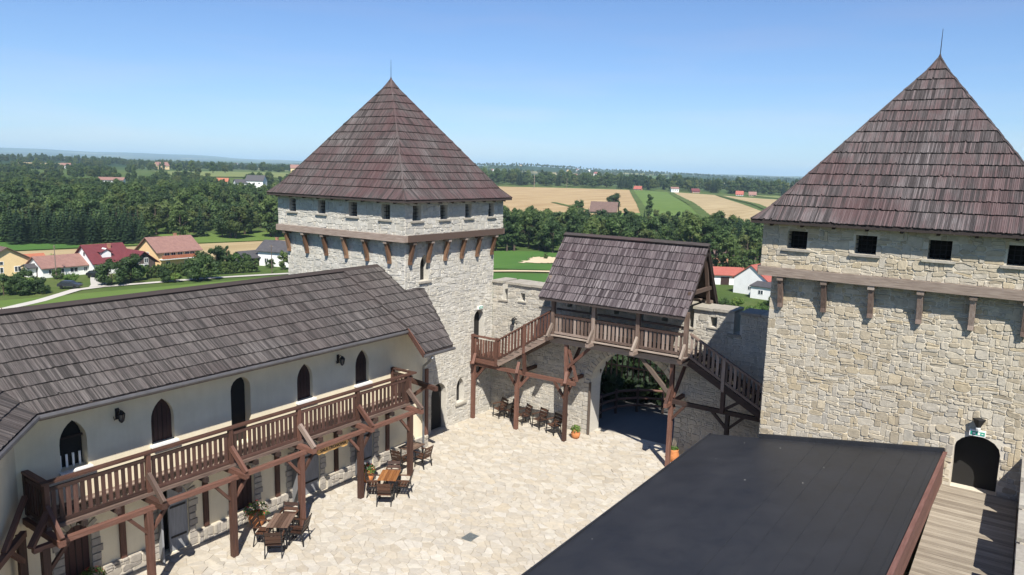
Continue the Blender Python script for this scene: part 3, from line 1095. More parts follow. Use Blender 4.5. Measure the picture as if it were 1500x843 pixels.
# ------------------------------------------------------------ courtyard wing (plaster, shingle roof)
WX = -19.0
WF = Frame((WX, 0, 0), (0, 1, 0), (0, 0, 1), (1, 0, 0))
W = thing('courtyard_wing', 'long cream plastered wing with grey shingle roof along the courtyard', 'building', (-21, 13.5, 0))
up_open = [gothic(7.83, 8.48, 3.34, 4.6), gothic(10.15, 10.8, 3.36, 4.6), roundarch(12.6, 13.28, 2.58, 4.66, rise=.36),
           gothic(15.03, 15.66, 3.38, 4.6), gothic(17.56, 18.2, 3.38, 4.6)]
low_open = [roundarch(7.75, 8.4, .30, 1.85, rise=.32), roundarch(10.2, 11.1, 0.02, 2.0, rise=.40), roundarch(12.65, 13.3, .42, 1.85, rise=.32),
            roundarch(14.75, 15.9, .02, 2.0, rise=.45), roundarch(17.5, 18.4, .02, 1.95, rise=.40)]
wm = MB()
wallface(wm, WF, rect(6.85, 21.35, 0, 5.6), up_open + low_open, .30)
wallface(wm, Frame((0, 21.35, 0), (1, 0, 0), (0, 0, 1), (0, 1, 0)), rect(-19.75, WX, 0, 5.4), [], .3)
# the wing turns towards the keep
D2 = Vector((.79, -.62, 0)).normalized()
N2 = Vector((.617, .787, 0)).normalized()
BF = Frame((WX, 6.85, 0), D2, (0, 0, 1), N2)
wallface(wm, BF, rect(0, 9, 0, 5.6), [], .3)
wall = wm.build('wall', M['plaster'], W)
# shutters, dark rooms and doors
for i, h in enumerate(up_open):
    us = [q[0] for q in h]
    u0, u1, v0, v1 = min(us), max(us), min(q[1] for q in h), max(q[1] for q in h)
    if i in (1, 3, 4):
        sh = niche(W, WF, h, .14, M['shutter'], 'shutter')
        for k in range(1, 5):
            b = MB()
            uu = u0 + (u1 - u0) * k / 5
            b.beam(WF(uu, v0 + .02, -.13), WF(uu, v1 - .12 - abs(k - 2.5) * .14, -.13), .02, .02, up=(1, 0, 0))
            b.build('batten', M['timber_dark'], sh)
    else:
        niche(W, WF, h, .30, M['black'], 'dark_opening')
    if i != 2:
        s = MB()
        s.beam(WF(u0 - .06, v0 - .035, .05), WF(u1 + .06, v0 - .035, .05), .16, .07, up=(0, 0, 1))
        s.build('window_sill', M['white'], W)
    if i == 0:
        c = MB()
        c.beam(WF(u0, 4.12, -.2), WF(u1, 4.12, -.2), .04, .05)
        c.build('window_bar', M['timber_dark'], W)
        for k in range(4):
            p = MB()
            p.beam(WF(u0 + .08 + k * .155, v0, -.22), WF(u0 + .08 + k * .155, v0 + .34, -.22), .05, .03, up=(1, 0, 0))
            p.build('window_picket', M['white'], W)
for i, h in enumerate(low_open):
    us = [q[0] for q in h]
    u0, u1, v0, v1 = min(us), max(us), min(q[1] for q in h), max(q[1] for q in h)
    arch_trim(wall, WF, h, .24, .035, M['plinth'], 'surround_stone')
    if i in (0, 2):
        sh = niche(W, WF, h, .12, M['shutter'], 'shutter')
        for k in range(1, 4):
            b = MB()
            uu = u0 + (u1 - u0) * k / 4
            b.beam(WF(uu, v0 + .02, -.11), WF(uu, v1 - .1, -.11), .02, .02, up=(1, 0, 0))
            b.build('batten', M['timber_dark'], sh)
    else:
        niche(W, WF, h, .30, M['black'], 'dark_opening')
        # one leaf closed, one swung out into the yard
        mid = (u0 + u1) / 2 - .12
        hp = [q for q in h if q[0] >= mid - 1e-6]
        top = [q for q in h[2:] if q[0] >= mid]
        zt = max(q[1] for q in h)
        leaf_poly = [(mid, v0), (u1, v0)] + top + [(mid, zt - .01)]
        d = MB()
        d.prism(leaf_poly, WF, -.10, -.05)
        lf = d.build('door_leaf', M['door_grey'], W)
        for zz in (.45, 1.35):
            b = MB()
            b.beam(WF(mid + .05, zz, -.04), WF(u1 - .05, zz, -.04), .012, .06)
            b.build('hinge_strap', M['iron'], lf)
        hg = Frame(WF(u0, 0, .02), Vector((.97, -.24, 0)), (0, 0, 1), Vector((.24, .97, 0)))
        wl_ = mid - u0
        d = MB()
        d.prism([(0, v0), (wl_ * 1.1, v0), (wl_ * 1.1, v1 - .02), (wl_ * .5, v1 - .12), (0, v1 - .38)], hg, -.025, .025)
        lf = d.build('door_leaf', M['door_grey'], W)
        for zz in (.45, 1.35):
            b = MB()
            b.beam(hg(.03, zz, .03), hg(wl_, zz, .03), .012, .06)
            b.build('hinge_strap', M['iron'], lf)
# stone plinth
segs = [(6.9, 7.5, .55), (7.5, 8.65, .30), (8.65, 9.95, .50), (11.35, 12.4, .42), (12.4, 13.55, .42), (13.55, 14.5, .45), (16.15, 17.25, .5), (18.65, 21.3, .5)]
PLF = Frame((WX + .10, 0, 0), (0, 1, 0), (0, 0, 1), (1, 0, 0))
for a, b, t in segs:
    plinth = MB().box(WX + .002, WX + .10, a, b, 0, t - .02).build('plinth', M['mortar'], W)
    lst = stones(PLF, (a, b, 0, t), [], .28, .16, .011, .015, .05, .014, coursed=True)
    lay_stones(lst, M['plinth'], plinth, 'stone', 'stones', 60)
# wall timbers
for y in (9.2, 11.63, 14.15, 16.6, 19.1):
    b = MB()
    b.beam((WX + .03, y, .44), (WX + .03, y, 2.32), .15, .1, up=(1, 0, 0))
    b.build('wall_post', M['timber'], W)
b = MB()
b.beam((WX + .03, 21.27, 0), (WX + .03, 21.27, 3.2), .15, .1, up=(1, 0, 0))
b.build('wall_post', M['timber'], W)
# roof
EX, EZ, RX, RZ = -18.12, 5.22, -21.18, 7.10
sl = (RZ - EZ) / (EX - RX)
def roofz(x):
    return EZ + (EX - x) * sl
core = MB()
def slab(pts, t=.10):
    n = len(pts)
    core.add([tuple(p) for p in pts] + [(p[0], p[1], p[2] - t) for p in pts],
             [tuple(range(n)), tuple(range(2 * n - 1, n - 1, -1))] + [(i, (i + 1) % n, n + (i + 1) % n, n + i) for i in range(n)], .3)
E0 = (EX, 7.02, EZ)
R0 = (RX, 5.6, RZ)
slab([E0, (EX, 19.32, EZ), (RX, 19.32, RZ), R0])
slab([(RX, 5.6, RZ), (RX, 20.84, RZ), (-24.3, 20.84, EZ), (-24.3, 4.2, EZ)])
# near slope of the turned end
Vn = Vector(E0); far_e = Vector(E0) + D2 * 7.5
up2 = Vector((-N2.x, -N2.y, 0)) * (EX - RX) + Vector((0, 0, RZ - EZ))
slab([tuple(far_e), tuple(Vn), R0, tuple(far_e + up2)])
# extension past the tower corner, lying over the main roof
ext = [(-17.0, 18.95), (-17.0, 20.5), (-19.35, 21.72), (-19.72, 21.72), (-19.72, 20.82), (RX, 20.82), (RX, 18.9), (EX, 19.28)]
LIFT = .07
slab([(x, y, roofz(x) + LIFT) for x, y in ext], .12)
roof = core.build('roof', M['batten'], W)
SM = M['shingle_grey']
fr = slope_frame((EX, 7.02, EZ), (EX, 19.3, EZ), (RX - EX, 0, RZ - EZ))
S = math.hypot(RX - EX, RZ - EZ)
courses(roof, fr, S, 8, lambda s: (5.6 - 7.02) * s / S, lambda s: 12.32, mat=SM, bw=.04)
fr = slope_frame(tuple(far_e), tuple(Vn), up2)
dv = (Vector(R0) - Vn).dot(fr.u)
courses(roof, fr, S, 8, lambda s: 0, lambda s: 7.5 + dv * s / S, mat=SM, bw=.04)
xfull = -17.0
Sx = math.hypot(RX - xfull, RZ - roofz(xfull))
fr = slope_frame((xfull, 0, roofz(xfull) + LIFT), (xfull, 10, roofz(xfull) + LIFT), (RX - xfull, 0, RZ - roofz(xfull)))
def xat(s): return xfull + (RX - xfull) * s / Sx
def extl(s):
    x = xat(s)
    return 18.95 + (19.28 - 18.95) * (xfull - x) / (xfull - EX) if x > EX else 19.28 + (18.9 - 19.28) * (EX - x) / (EX - RX)
def extr(s):
    x = xat(s)
    return 20.5 + 1.22 * (xfull - x) / 2.35 if x > -19.72 else 20.82
courses(roof, fr, Sx, 11, extl, extr, mat=SM, bw=.04)
rb = MB()
rb.beam((RX + .05, 5.6, RZ + .03), (RX + .05, 20.8, RZ + .03), .2, .05, up=(.5, 0, 1))
rb.build('ridge_board', M['batten'], roof)
fs_ = MB()
fs_.beam((EX - .02, 7.1, EZ - .10), (EX - .02, 19.3, EZ - .10), .03, .14)
fs_.build('eave_board', M['timber_grey'], roof)
vb = MB()
vb.beam((EX + .02, 19.26, EZ - .02), (-17.0, 18.93, roofz(-17.0) - .02), .04, .2)
vb.build('verge_board', M['timber'], roof)
gu = MB()
gu.tube([(EX + .06, 7.05, EZ - .06), (EX + .06, 19.25, EZ - .06)], .06, 8)
gu.build('gutter', M['gutter'], W)
gu = MB()
gu.tube([(-16.93, 18.9, roofz(-17) - .03), (-16.93, 20.52, roofz(-17) - .03)], .06, 8)
gu.build('gutter', M['gutter'], W)
gu = MB()
g0 = Vector(E0) + N2 * .05 - V(0, 0, .06)
gu.tube([g0, g0 + D2 * 7.4], .06, 8)
gu.build('gutter', M['gutter'], W)
dp = MB()
dp.tube([(-16.95, 19.3, 4.38), (-17.3, 19.6, 4.15), (-18.7, 20.8, 3.45), (-18.84, 20.95, 3.3), (-18.84, 20.97, 0.02)], .045, 8)
dp.build('downpipe', M['zinc'], W)
so = MB()          # boarded soffit beam ends of the far porch roof
so.beam((WX, 20.2, 3.02), (-17.25, 19.9, 3.02), .14, .16)
so.build('porch_beam', M['timber'], W)
so = MB()
so.beam((-17.9, 20.0, 2.95), (WX + .02, 20.2, 2.2), .1, .12)
so.build('porch_brace', M['timber'], W)
# unseen solid body added behind the walls so light does not leak
bd = MB()
bd.box(-24.2, WX - .31, 6.6, 20.8, 0, 5.15)
bd.build('light_block', M['black'], W)

# ------------------------------------------------------------ timber helpers
def piece(parent, name, a, b, w, h, mat, up=(0, 0, 1), end=1.0):
    return MB().beam(a, b, w, h, up=up, end=end).build(name, mat, parent)

def balusters(parent, a, b, hgt, n, mat, w=.10, t=.032, skip=0, gap0=.1, rake=True):
    """n boards standing between a and b (bottom points); parts share one mesh"""
    a, b = Vector(a), Vector(b)
    d = (b - a)
    dh = Vector((d.x, d.y, 0)).normalized()
    ang = math.atan2(dh.y, dh.x)
    me = None
    for i in range(n):
        p = a + d * ((i + .5) / n)
        if me is None or i % 5 == 0:
            m = MB()
            m.beam((0, 0, 0), (rnd.uniform(-.004, .004), 0, hgt), w * rnd.uniform(.9, 1.08), t, up=(0, 1, 0))
            me = m.mesh('baluster', mat)
        o = link('baluster', me, parent)
        o.location = p
        o.rotation_euler = (0, 0, ang)

TB = M['timber']
TRL = M['timber_rail']
# ------------------------------------------------------------ balcony of the wing
B = thing('timber_balcony', 'red brown timber balcony on posts along the cream wing', 'balcony', (-18.2, 13, 0))
RXR, DZ = -17.90, 2.56
PY = [6.75, 9.15, 11.54, 13.92, 16.35, 18.75]
PX = -17.48
for i, y in enumerate(PY):
    j = rnd.uniform(-.01, .01)
    piece(B, 'post', (PX, y, 0), (PX + j, y, 2.30), .16, .16, TB, up=(0, 1, 0))
    # short braces to the purlin
    if i < len(PY) - 1:
        piece(B, 'brace', (PX, y + .06, 1.72), (PX, y + .52, 2.27), .085, .08, TB)
    if i > 0:
        piece(B, 'brace', (PX, y - .06, 1.72), (PX, y - .52, 2.27), .085, .08, TB)
    yj = y + .22
    piece(B, 'joist', (WX + .02, yj, 2.42), (-17.10, yj, 2.42), .15, .15, TB)
    piece(B, 'strut', (-17.12, yj, 2.52), (-17.80, yj, 3.10), .15, .09, M['timber_grey'] if i % 2 else TB, up=(0, 1, 0))
    piece(B, 'newel', (RXR, yj + .05, 2.5), (RXR, yj + .05, 3.60), .13, .11, TB, up=(0, 1, 0))
    if i:
        for q in (.33, .66):
            yy = PY[i - 1] + .22 + (PY[i] - PY[i - 1]) * q
            piece(B, 'joist', (WX + .02, yy, 2.42), (-17.72, yy, 2.42), .10, .14, M['timber_dark'])
piece(B, 'purlin', (PX, 6.5, 2.33), (PX, 19.3, 2.33), .14, .12, TB)
piece(B, 'wall_plate', (WX + .06, 6.95, 2.33), (WX + .06, 19.3, 2.33), .12, .14, TB)
piece(B, 'edge_beam', (RXR + .03, 6.95, 2.53), (RXR + .03, 19.38, 2.53), .10, .09, M['timber_grey'])
k = 0
x = WX + .06
while x < RXR - .05:
    piece(B, 'deck_plank', (x + .06, 6.97, 2.545), (x + .06, 19.36, 2.545), .118, .035, M['timber_grey'])
    x += .13
YE0, YE1 = 7.02, 19.36
ys = [YE0] + [y + .27 for y in PY[1:]]
ys[-1] = YE1
for i in range(len(ys) - 1):
    a, b = ys[i] + .07, ys[i + 1] - .07
    balusters(B, (RXR, a, 2.64), (RXR, b, 2.64), .84, 14, TRL, t=.03)
    piece(B, 'bottom_rail', (RXR, a, 2.64), (RXR, b, 2.64), .06, .09, TRL)
    piece(B, 'upper_rail', (RXR, a, 3.46), (RXR, b, 3.46), .055, .09, TRL)
piece(B, 'handrail', (RXR, 6.9, 3.635), (RXR, 19.45, 3.635), .17, .055, TB)
for ye in (7.02, 19.36):
    piece(B, 'handrail', (WX + .02, ye, 3.632), (RXR - .09, ye, 3.632), .15, .055, TB)
    piece(B, 'newel', (WX + .06, ye, 2.56), (WX + .06, ye, 3.60), .11, .11, TB, up=(0, 1, 0))
    piece(B, 'upper_rail', (WX + .1, ye, 3.46), (RXR - .06, ye, 3.46), .055, .09, TRL)
    piece(B, 'bottom_rail', (WX + .1, ye, 2.66), (RXR - .06, ye, 2.66), .06, .09, TB)
    balusters(B, (WX + .15, ye, 2.64), (RXR - .08, ye, 2.64), .84, 6, TRL)
# beams and braces carrying the stair beyond the near end
piece(B, 'post', (-18.35, 6.6, 0), (-18.35, 6.6, 2.4), .16, .16, TB, up=(0, 1, 0))
piece(B, 'beam', (-18.3, 6.65, 2.42), (-16.6, 5.2, 2.42), .13, .15, TB)
piece(B, 'strut', (-18.62, 6.85, 3.15), (-17.5, 5.95, 2.5), .1, .12, TB)
piece(B, 'strut', (-17.7, 6.95, 3.02), (-17.3, 6.4, 2.5), .14, .09, TB)
piece(B, 'brace', (-18.3, 6.6, 1.75), (-17.8, 6.15, 2.35), .09, .1, TB)

# ------------------------------------------------------------ gate wall
GY, GT = 26.6, .95
GW = thing('gate_wall', 'crenellated grey stone wall with a wide round gate arch', 'wall', (-13, 27, 0))
GF = Frame((0, GY, 0), (1, 0, 0), (0, 0, 1), (0, -1, 0))
GBk = Frame((0, GY + GT, 0), (1, 0, 0), (0, 0, 1), (0, 1, 0))
AX0, AX1 = -14.57, -10.72
merlons = [(-19.74, -19.16), (-18.92, -16.95), (-16.65, -14.72), (-14.5, -12.5), (-12.28, -10.42), (-10.2, -8.66), (-8.42, -6.16)]
CB, MT = 5.25, 6.02
top = []
outline = [(-19.74, -3.0), (AX0, -3.0), (AX0, 2.05)]
n = 16
c, R, rise = (AX0 + AX1) / 2, (AX1 - AX0) / 2, 1.82
arch = [(c - R * math.cos(math.pi * i / n), 2.05 + rise * math.sin(math.pi * i / n)) for i in range(n + 1)]
outline = [(-19.74, -3.0), (AX0, -3.0)] + arch + [(AX1, -3.0), (-6.16, -3.0), (-6.16, MT)]
for a, b in reversed(merlons):
    if b < -6.2:
        outline += [(b, CB), (b, MT)]
    outline += [(a, MT), (a, CB)] if a > -19.7 else [(a, MT)]
slots = [(-18.22, -17.98, 5.32, 5.68), (-9.55, -9.3, 5.40, 5.78), (-7.35, -7.08, 5.38, 5.8), (-15.8, -15.55, 5.35, 5.7), (-13.6, -13.35, 5.35, 5.7), (-11.5, -11.25, 5.35, 5.7)]
gw = MB()
holes = [rect(*s) for s in slots]
polys = [outline] + holes
tr = tessellate_polygon([[Vector((a, b, 0)) for a, b in p] for p in polys])
flat = [q for p in polys for q in p]
gw.add([GF(a, b) for a, b in flat], [tuple(t) for t in tr], .5)
gw.add([GF(a, b, -GT) for a, b in flat], [tuple(t) for t in tr], .5)
for p in polys:
    n_ = len(p)
    gw.add([GF(a, b) for a, b in p] + [GF(a, b, -GT) for a, b in p], [(i, (i + 1) % n_, n_ + (i + 1) % n_, n_ + i) for i in range(n_)], .5)
# recessed blind panels under the gallery
gwall = gw.build('wall', M['mortar_pale'], GW)
def keep_gate(u, v):
    if AX0 - .25 < u < AX1 + .25 and v < 2.05:
        return False
    if v >= 2.0 and ((u - c) / (R + .25)) ** 2 + ((v - 2.05) / (rise + .25)) ** 2 < 1:
        return False
    if v > CB:
        return any(a + .04 < u < b - .04 for a, b in merlons)
    return True
gaps = [(merlons[i][1], merlons[i + 1][0], CB, 7) for i in range(len(merlons) - 1)]
gh = [(AX0 - .24, AX1 + .24, -1, 2.05)] + slots + gaps
lst = stones(GF, (-19.74, -6.16, 0, MT), gh, .22, .11, .008, .008, .030, .011, keep=keep_gate, coursed=True)
lay_stones(lst, M['stone_gate'], gwall, 'stone', 'stones', 200)
arch_trim(gwall, GF, [(AX0, 0), (AX1, 0)] + [(q[0], q[1]) for q in arch[::-1]], .26, .03, M['stone_gate'], 'arch_stone')
for a, b in merlons:
    k = max(1, round((b - a) / .75))
    for i in range(k):
        m = MB()
        u0, u1 = a - .03 + (b - a + .06) * i / k, a - .03 + (b - a + .06) * (i + 1) / k
        z = MT + rnd.uniform(-.005, .015)
        m.beam((u0 + .01, GY + GT / 2 - .03, z + .05), (u1 - .01, GY + GT / 2 - .03, z + .05 + rnd.uniform(-.01, .01)), GT + .16, .10)
        m.build('capstone', M['stone_cap'], gwall)
for i in range(len(merlons) - 1):
    u0, u1 = merlons[i][1], merlons[i + 1][0]
    m = MB()
    m.beam((u0 - .22, GY - .01, CB - .02), (u1 + .05, GY - .01, CB - .02), .12, .06)
    m.build('crenel_sill', M['stone_cap'], gwall)
for s in slots[:3]:
    m = MB()
    m.beam((s[0] - .1, GY - .02, s[2] - .03), (s[1] + .1, GY - .02, s[2] - .03), .1, .05)
    m.build('slot_sill', M['stone_cap'], gwall)
jb = MB()
jb.beam((AX0 + .05, GY - .05, 0), (AX0 + .05, GY - .05, 2.3), .07, .10, up=(0, 1, 0))
jb.build('gate_jamb', M['timber_old'], GW)

# raised portcullis in the arch
PC = thing('portcullis', 'dark timber portcullis bars hanging in the head of the gate arch', 'portcullis', (-12.6, 27.2, 2.6))
for i in range(15):
    x = AX0 + .18 + i * .25
    t = (x - c) / R
    zt = 2.05 + rise * math.sqrt(max(.0, 1 - t * t)) - .05
    if zt > 2.75:
        m = MB()
        m.beam((x, 27.2, 2.72), (x, 27.2, zt), .045, .045, up=(0, 1, 0))
        m.beam((x, 27.2, 2.72), (x, 27.2, 2.58), .06, .06, up=(0, 1, 0), end=.1)
        m.build('bar', M['timber_dark'], PC)
piece(PC, 'cross_bar', (c - 1.45, 27.15, 3.1), (c + 1.45, 27.15, 3.1), .04, .06, M['timber_dark'])

# ------------------------------------------------------------ timber gallery over the gate
G = thing('gate_gallery', 'weathered timber gallery with steep shingle roof over the gate arch', 'gallery', (-12.8, 25.8, 0))
TG, TO = M['timber_grey'], M['timber_old']
FY, FZ = 25.10, 4.46
# floor and outriggers
piece(G, 'beam', (-15.75, 25.32, 4.20), (-9.7, 25.32, 4.20), .20, .22, TO)
for i, x in enumerate((-15.55, -13.68, -11.78, -9.88)):
    piece(G, 'joist', (x, 26.58, 4.36), (x, 24.62, 4.36), .16, .14, TG)
    piece(G, 'strut', (x + .02, 24.64, 4.44), (x + .02, 25.02, 4.92), .15, .08, TO, up=(1, 0, 0))
    piece(G, 'roof_post', (x, FY, 4.42), (x, FY, 6.12), .15, .15, TG, up=(0, 1, 0))
for i in range(12):
    piece(G, 'floor_plank', (-15.7, 25.03 + i * .13, 4.45), (-9.75, 25.03 + i * .13, 4.45), .122, .04, TO)
xs = [-15.55, -13.68, -11.78, -9.88]
for i in range(3):
    a, b = xs[i] + .09, xs[i + 1] - .09
    balusters(G, (a, FY, 4.56), (b, FY, 4.56), .66, 10, TG, w=.10, t=.035)
    piece(G, 'bottom_rail', (a, FY, 4.56), (b, FY, 4.56), .07, .09, TG)
    piece(G, 'handrail', (a, FY, 5.28), (b, FY, 5.28), .12, .09, M['timber_dark'])
    piece(G, 'mid_beam', (a, FY + .12, 5.52), (b, FY + .12, 5.52), .08, .07, M['timber_dark'])
# roof
EY0, EZ0, RY, RZg, EY1, EZ1 = 24.72, 6.0, 26.62, 8.40, 28.1, 5.9
GX0, GX1 = -16.02, -9.82
rc = MB()
def slab2(m, pts, t=.10):
    n = len(pts)
    m.add([tuple(p) for p in pts] + [(p[0], p[1], p[2] - t) for p in pts],
          [tuple(range(n)), tuple(range(2 * n - 1, n - 1, -1))] + [(i, (i + 1) % n, n + (i + 1) % n, n + i) for i in range(n)], .3)
KY, KZ = 25.22, 6.55       # the slope bends out above the eave
slab2(rc, [(GX0, EY0, EZ0), (GX1, EY0, EZ0), (GX1, KY, KZ), (GX0, KY, KZ)])
slab2(rc, [(GX0, KY, KZ), (GX1, KY, KZ), (GX1, RY, RZg), (GX0, RY, RZg)])
slab2(rc, [(GX0, RY, RZg), (GX1, RY, RZg), (GX1, EY1, EZ1), (GX0, EY1, EZ1)])
groof = rc.build('roof', M['batten'], G)
f1 = slope_frame((GX0, EY0, EZ0), (GX1, EY0, EZ0), (0, KY - EY0, KZ - EZ0))
courses(groof, f1, math.hypot(KY - EY0, KZ - EZ0), 2, lambda s: -.03, lambda s: GX1 - GX0 + .03, mat=M['shingle_mauve'], bw=.042)
f2 = slope_frame((GX0, KY, KZ), (GX1, KY, KZ), (0, RY - KY, RZg - KZ))
courses(groof, f2, math.hypot(RY - KY, RZg - KZ), 6, lambda s: -.03, lambda s: GX1 - GX0 + .03, mat=M['shingle_mauve'], bw=.042)
f3 = slope_frame((GX1, EY1, EZ1), (GX0, EY1, EZ1), (0, RY - EY1, RZg - EZ1))
courses(groof, f3, math.hypot(RY - EY1, RZg - EZ1), 8, lambda s: -.03, lambda s: GX1 - GX0 + .03, mat=M['shingle'], bw=.042)
piece(groof, 'ridge_board', (GX0 - .04, RY - .03, RZg + .05), (GX1 + .04, RY - .03, RZg + .05), .20, .05, M['shingle'], up=(0, -.5, 1))
for x in (GX0 + .02, GX1 - .02):
    piece(groof, 'verge_board', (x, KY, KZ - .12), (x, RY, RZg - .12), .05, .18, M['timber_dark'], up=(0, -1, 1))
    piece(groof, 'verge_board', (x, EY1, EZ1 - .1), (x, RY, RZg - .12), .05, .18, M['timber_dark'], up=(0, 1, 1))
    piece(groof, 'tie_beam', (x - .1 * (1 if x > -12 else -1), 25.3, 6.75), (x - .1 * (1 if x > -12 else -1), 27.75, 6.75), .1, .14, TG)
    piece(groof, 'gable_post', (x - .12 * (1 if x > -12 else -1), 27.4, 6.1), (x - .12 * (1 if x > -12 else -1), 26.75, 8.1), .1, .12, TG, up=(1, 0, 0))
piece(groof, 'eave_beam', (GX0 + .2, FY, 6.15), (GX1 - .1, FY, 6.15), .14, .14, TG)
piece(groof, 'back_beam', (GX0 + .2, 27.75, 6.15), (GX1 - .1, 27.75, 6.15), .14, .14, TG)
for x in (-15.55, -13.68, -11.78, -9.95):
    piece(G, 'back_post', (x, 27.35, 4.2), (x, 27.45, 6.15), .13, .13, M['timber_dark'], up=(0, 1, 0))
# posts in the yard
def post_set(x, y, top):
    piece(G, 'post', (x, y, 0), (x, y, top), .15, .15, TB, up=(0, 1, 0))
post_set(-19.62, 25.12, 2.45)
post_set(-17.28, 25.15, 2.45)
post_set(-14.92, 25.25, 2.45)
post_set(-10.42, 25.42, 2.5)
piece(G, 'purlin', (-19.74, 25.2, 2.52), (-14.5, 25.28, 2.52), .14, .15, TB)
piece(G, 'tie', (-17.28, 25.2, 2.52), (-17.28, 26.58, 2.52), .13, .14, TB)
piece(G, 'tie', (-14.92, 24.9, 2.52), (-14.92, 26.58, 2.52), .13, .14, TB)
piece(G, 'tie', (-19.6, 24.9, 2.6), (-19.6, 26.58, 2.6), .13, .14, TB)
for x in (-19.62, -17.28, -14.92):
    for s in (-1, 1):
        if x < -19 and s < 0: continue
        if x > -15 and s > 0: continue
        piece(G, 'brace', (x + s * .05, 25.2, 1.85), (x + s * .55, 25.22, 2.45), .08, .10, TB)
    piece(G, 'brace', (x, 25.25, 1.85), (x, 25.8, 2.45), .08, .1, TB)
    piece(G, 'strut', (x + .25, 24.72, 2.62), (x + .1, 25.1, 3.0), .12, .08, TB)
# upper posts carrying the gallery
piece(G, 'upper_post', (-14.95, 25.3, 2.58), (-15.0, 25.3, 4.10), .14, .14, TB, up=(0, 1, 0))
piece(G, 'upper_post', (-10.42, 25.38, 2.5), (-10.42, 25.36, 4.10), .15, .15, TB, up=(0, 1, 0))
piece(G, 'brace', (-14.9, 25.28, 3.15), (-13.9, 25.3, 4.12), .10, .12, TB)
piece(G, 'brace', (-14.93, 25.35, 2.75), (-14.93, 26.4, 3.9), .10, .12, TB)
piece(G, 'brace', (-14.88, 25.3, 3.9), (-14.45, 25.32, 2.62), .08, .1, TB)
piece(G, 'brace', (-10.5, 25.36, 2.9), (-11.72, 25.34, 4.12), .12, .14, TO)
piece(G, 'brace', (-10.36, 25.42, 2.75), (-10.3, 26.4, 3.95), .10, .12, TB)
piece(G, 'strut', (-10.44, 24.9, 2.55), (-10.44, 25.3, 3.1), .12, .1, TB)
piece(G, 'tie', (-10.42, 24.85, 2.55), (-10.42, 26.58, 2.55), .13, .14, TB)
piece(G, 'beam', (-10.45, 25.4, 2.62), (-6.2, 25.4, 2.62), .14, .15, M['timber_dark'])
for s in (-1, 1):
    piece(G, 'brace', (-8.25, 25.4, 2.0), (-8.25 + s * .6, 25.4, 2.58), .09, .1, M['timber_dark'])
piece(G, 'brace', (-10.36, 25.4, 1.95), (-9.85, 25.4, 2.56), .1, .1, TB)
piece(G, 'post', (-8.25, 25.4, 0), (-8.25, 25.4, 2.55), .14, .14, M['timber_dark'], up=(0, 1, 0))
piece(G, 'upper_post', (-8.4, 25.2, 2.65), (-8.4, 25.2, 4.62), .14, .14, M['timber_dark'], up=(0, 1, 0))
piece(G, 'brace', (-8.35, 25.3, 2.75), (-7.6, 25.3, 3.3), .1, .1, M['timber_dark'])

# landing and stairs
piece(G, 'landing_beam', (-19.72, FY, 2.70), (-18.35, FY, 2.70), .12, .16, TB)
for i in range(11):
    piece(G, 'floor_plank', (-19.7, 25.12 + i * .13, 2.80), (-18.3, 25.12 + i * .13, 2.80), .12, .04, TB)
for x in (-19.66, -18.36):
    piece(G, 'newel', (x, FY, 2.62), (x, FY, 3.86), .13, .13, TB, up=(0, 1, 0))
balusters(G, (-19.58, FY, 2.9), (-18.44, FY, 2.9), .78, 8, TB)
piece(G, 'bottom_rail', (-19.6, FY, 2.9), (-18.42, FY, 2.9), .06, .09, TB)
piece(G, 'handrail', (-19.74, FY, 3.80), (-18.36, FY, 3.80), .14, .06, TB)
def stair(x0, z0, x1, z1, n, mat, rmat, posts, end_y=26.5):
    for y in (FY, end_y):
        piece(G, 'stringer', (x0, y, z0 - .10), (x1, y, z1 - .10), .07, .24, mat)
    for i in range(n):
        t = (i + .5) / n
        x, z = x0 + (x1 - x0) * t, z0 + (z1 - z0) * t
        piece(G, 'tread', (x, FY - .05, z - .02), (x, end_y, z - .02), .27, .045, TO if mat is not M['timber_dark'] else M['timber_dark'])
    piece(G, 'bottom_rail', (x0, FY, z0 + .12), (x1, FY, z1 + .12), .06, .09, rmat)
    piece(G, 'handrail', (x0, FY, z0 + .95), (x1, FY, z1 + .95), .13, .06, rmat)
    nb = round(abs(x1 - x0) / .165)
    balusters(G, (x0, FY, z0 + .1), (x1, FY, z1 + .1), .84, nb, rmat)
    for t in posts:
        x, z = x0 + (x1 - x0) * t, z0 + (z1 - z0) * t
        piece(G, 'newel', (x, FY, z - .25), (x, FY, z + .98), .12, .12, rmat, up=(0, 1, 0))
stair(-18.3, 2.84, -15.68, 4.46, 9, TG, TB, (.52,))
stair(-9.72, 4.40, -6.25, 2.55, 10, M['timber_dark'], TG, (.38,))
piece(G, 'post', (-16.95, 25.2, 2.55), (-16.95, 25.12, 3.5), .12, .12, TB, up=(0, 1, 0))

# ------------------------------------------------------------ low shed with a black roof, walkway and parapet
SH = thing('flat_roof_shed', 'low building with wide black felt roof and red brown edge boards against the tan tower', 'building', (-4.4, 16, 0))
def sz(x): return 2.97 + .1526 * (x + 7.6)
def srx(y): return -1.31 - (21.95 - y) * .0225
Y0s, Y1s = 4.0, 21.93
rm_ = MB()
def slabp(m, pts, t):
    n = len(pts)
    m.add([tuple(p) for p in pts] + [(p[0], p[1], p[2] - t) for p in pts],
          [tuple(range(n)), tuple(range(2 * n - 1, n - 1, -1))] + [(i, (i + 1) % n, n + (i + 1) % n, n + i) for i in range(n)], .5)
xl = -7.6
slabp(rm_, [(xl, Y0s, sz(xl)), (srx(Y0s), Y0s, sz(srx(Y0s))), (srx(Y1s), Y1s, sz(srx(Y1s))), (xl, Y1s, sz(xl))], .12)
sroof = rm_.build('roof', M['membrane'], SH)
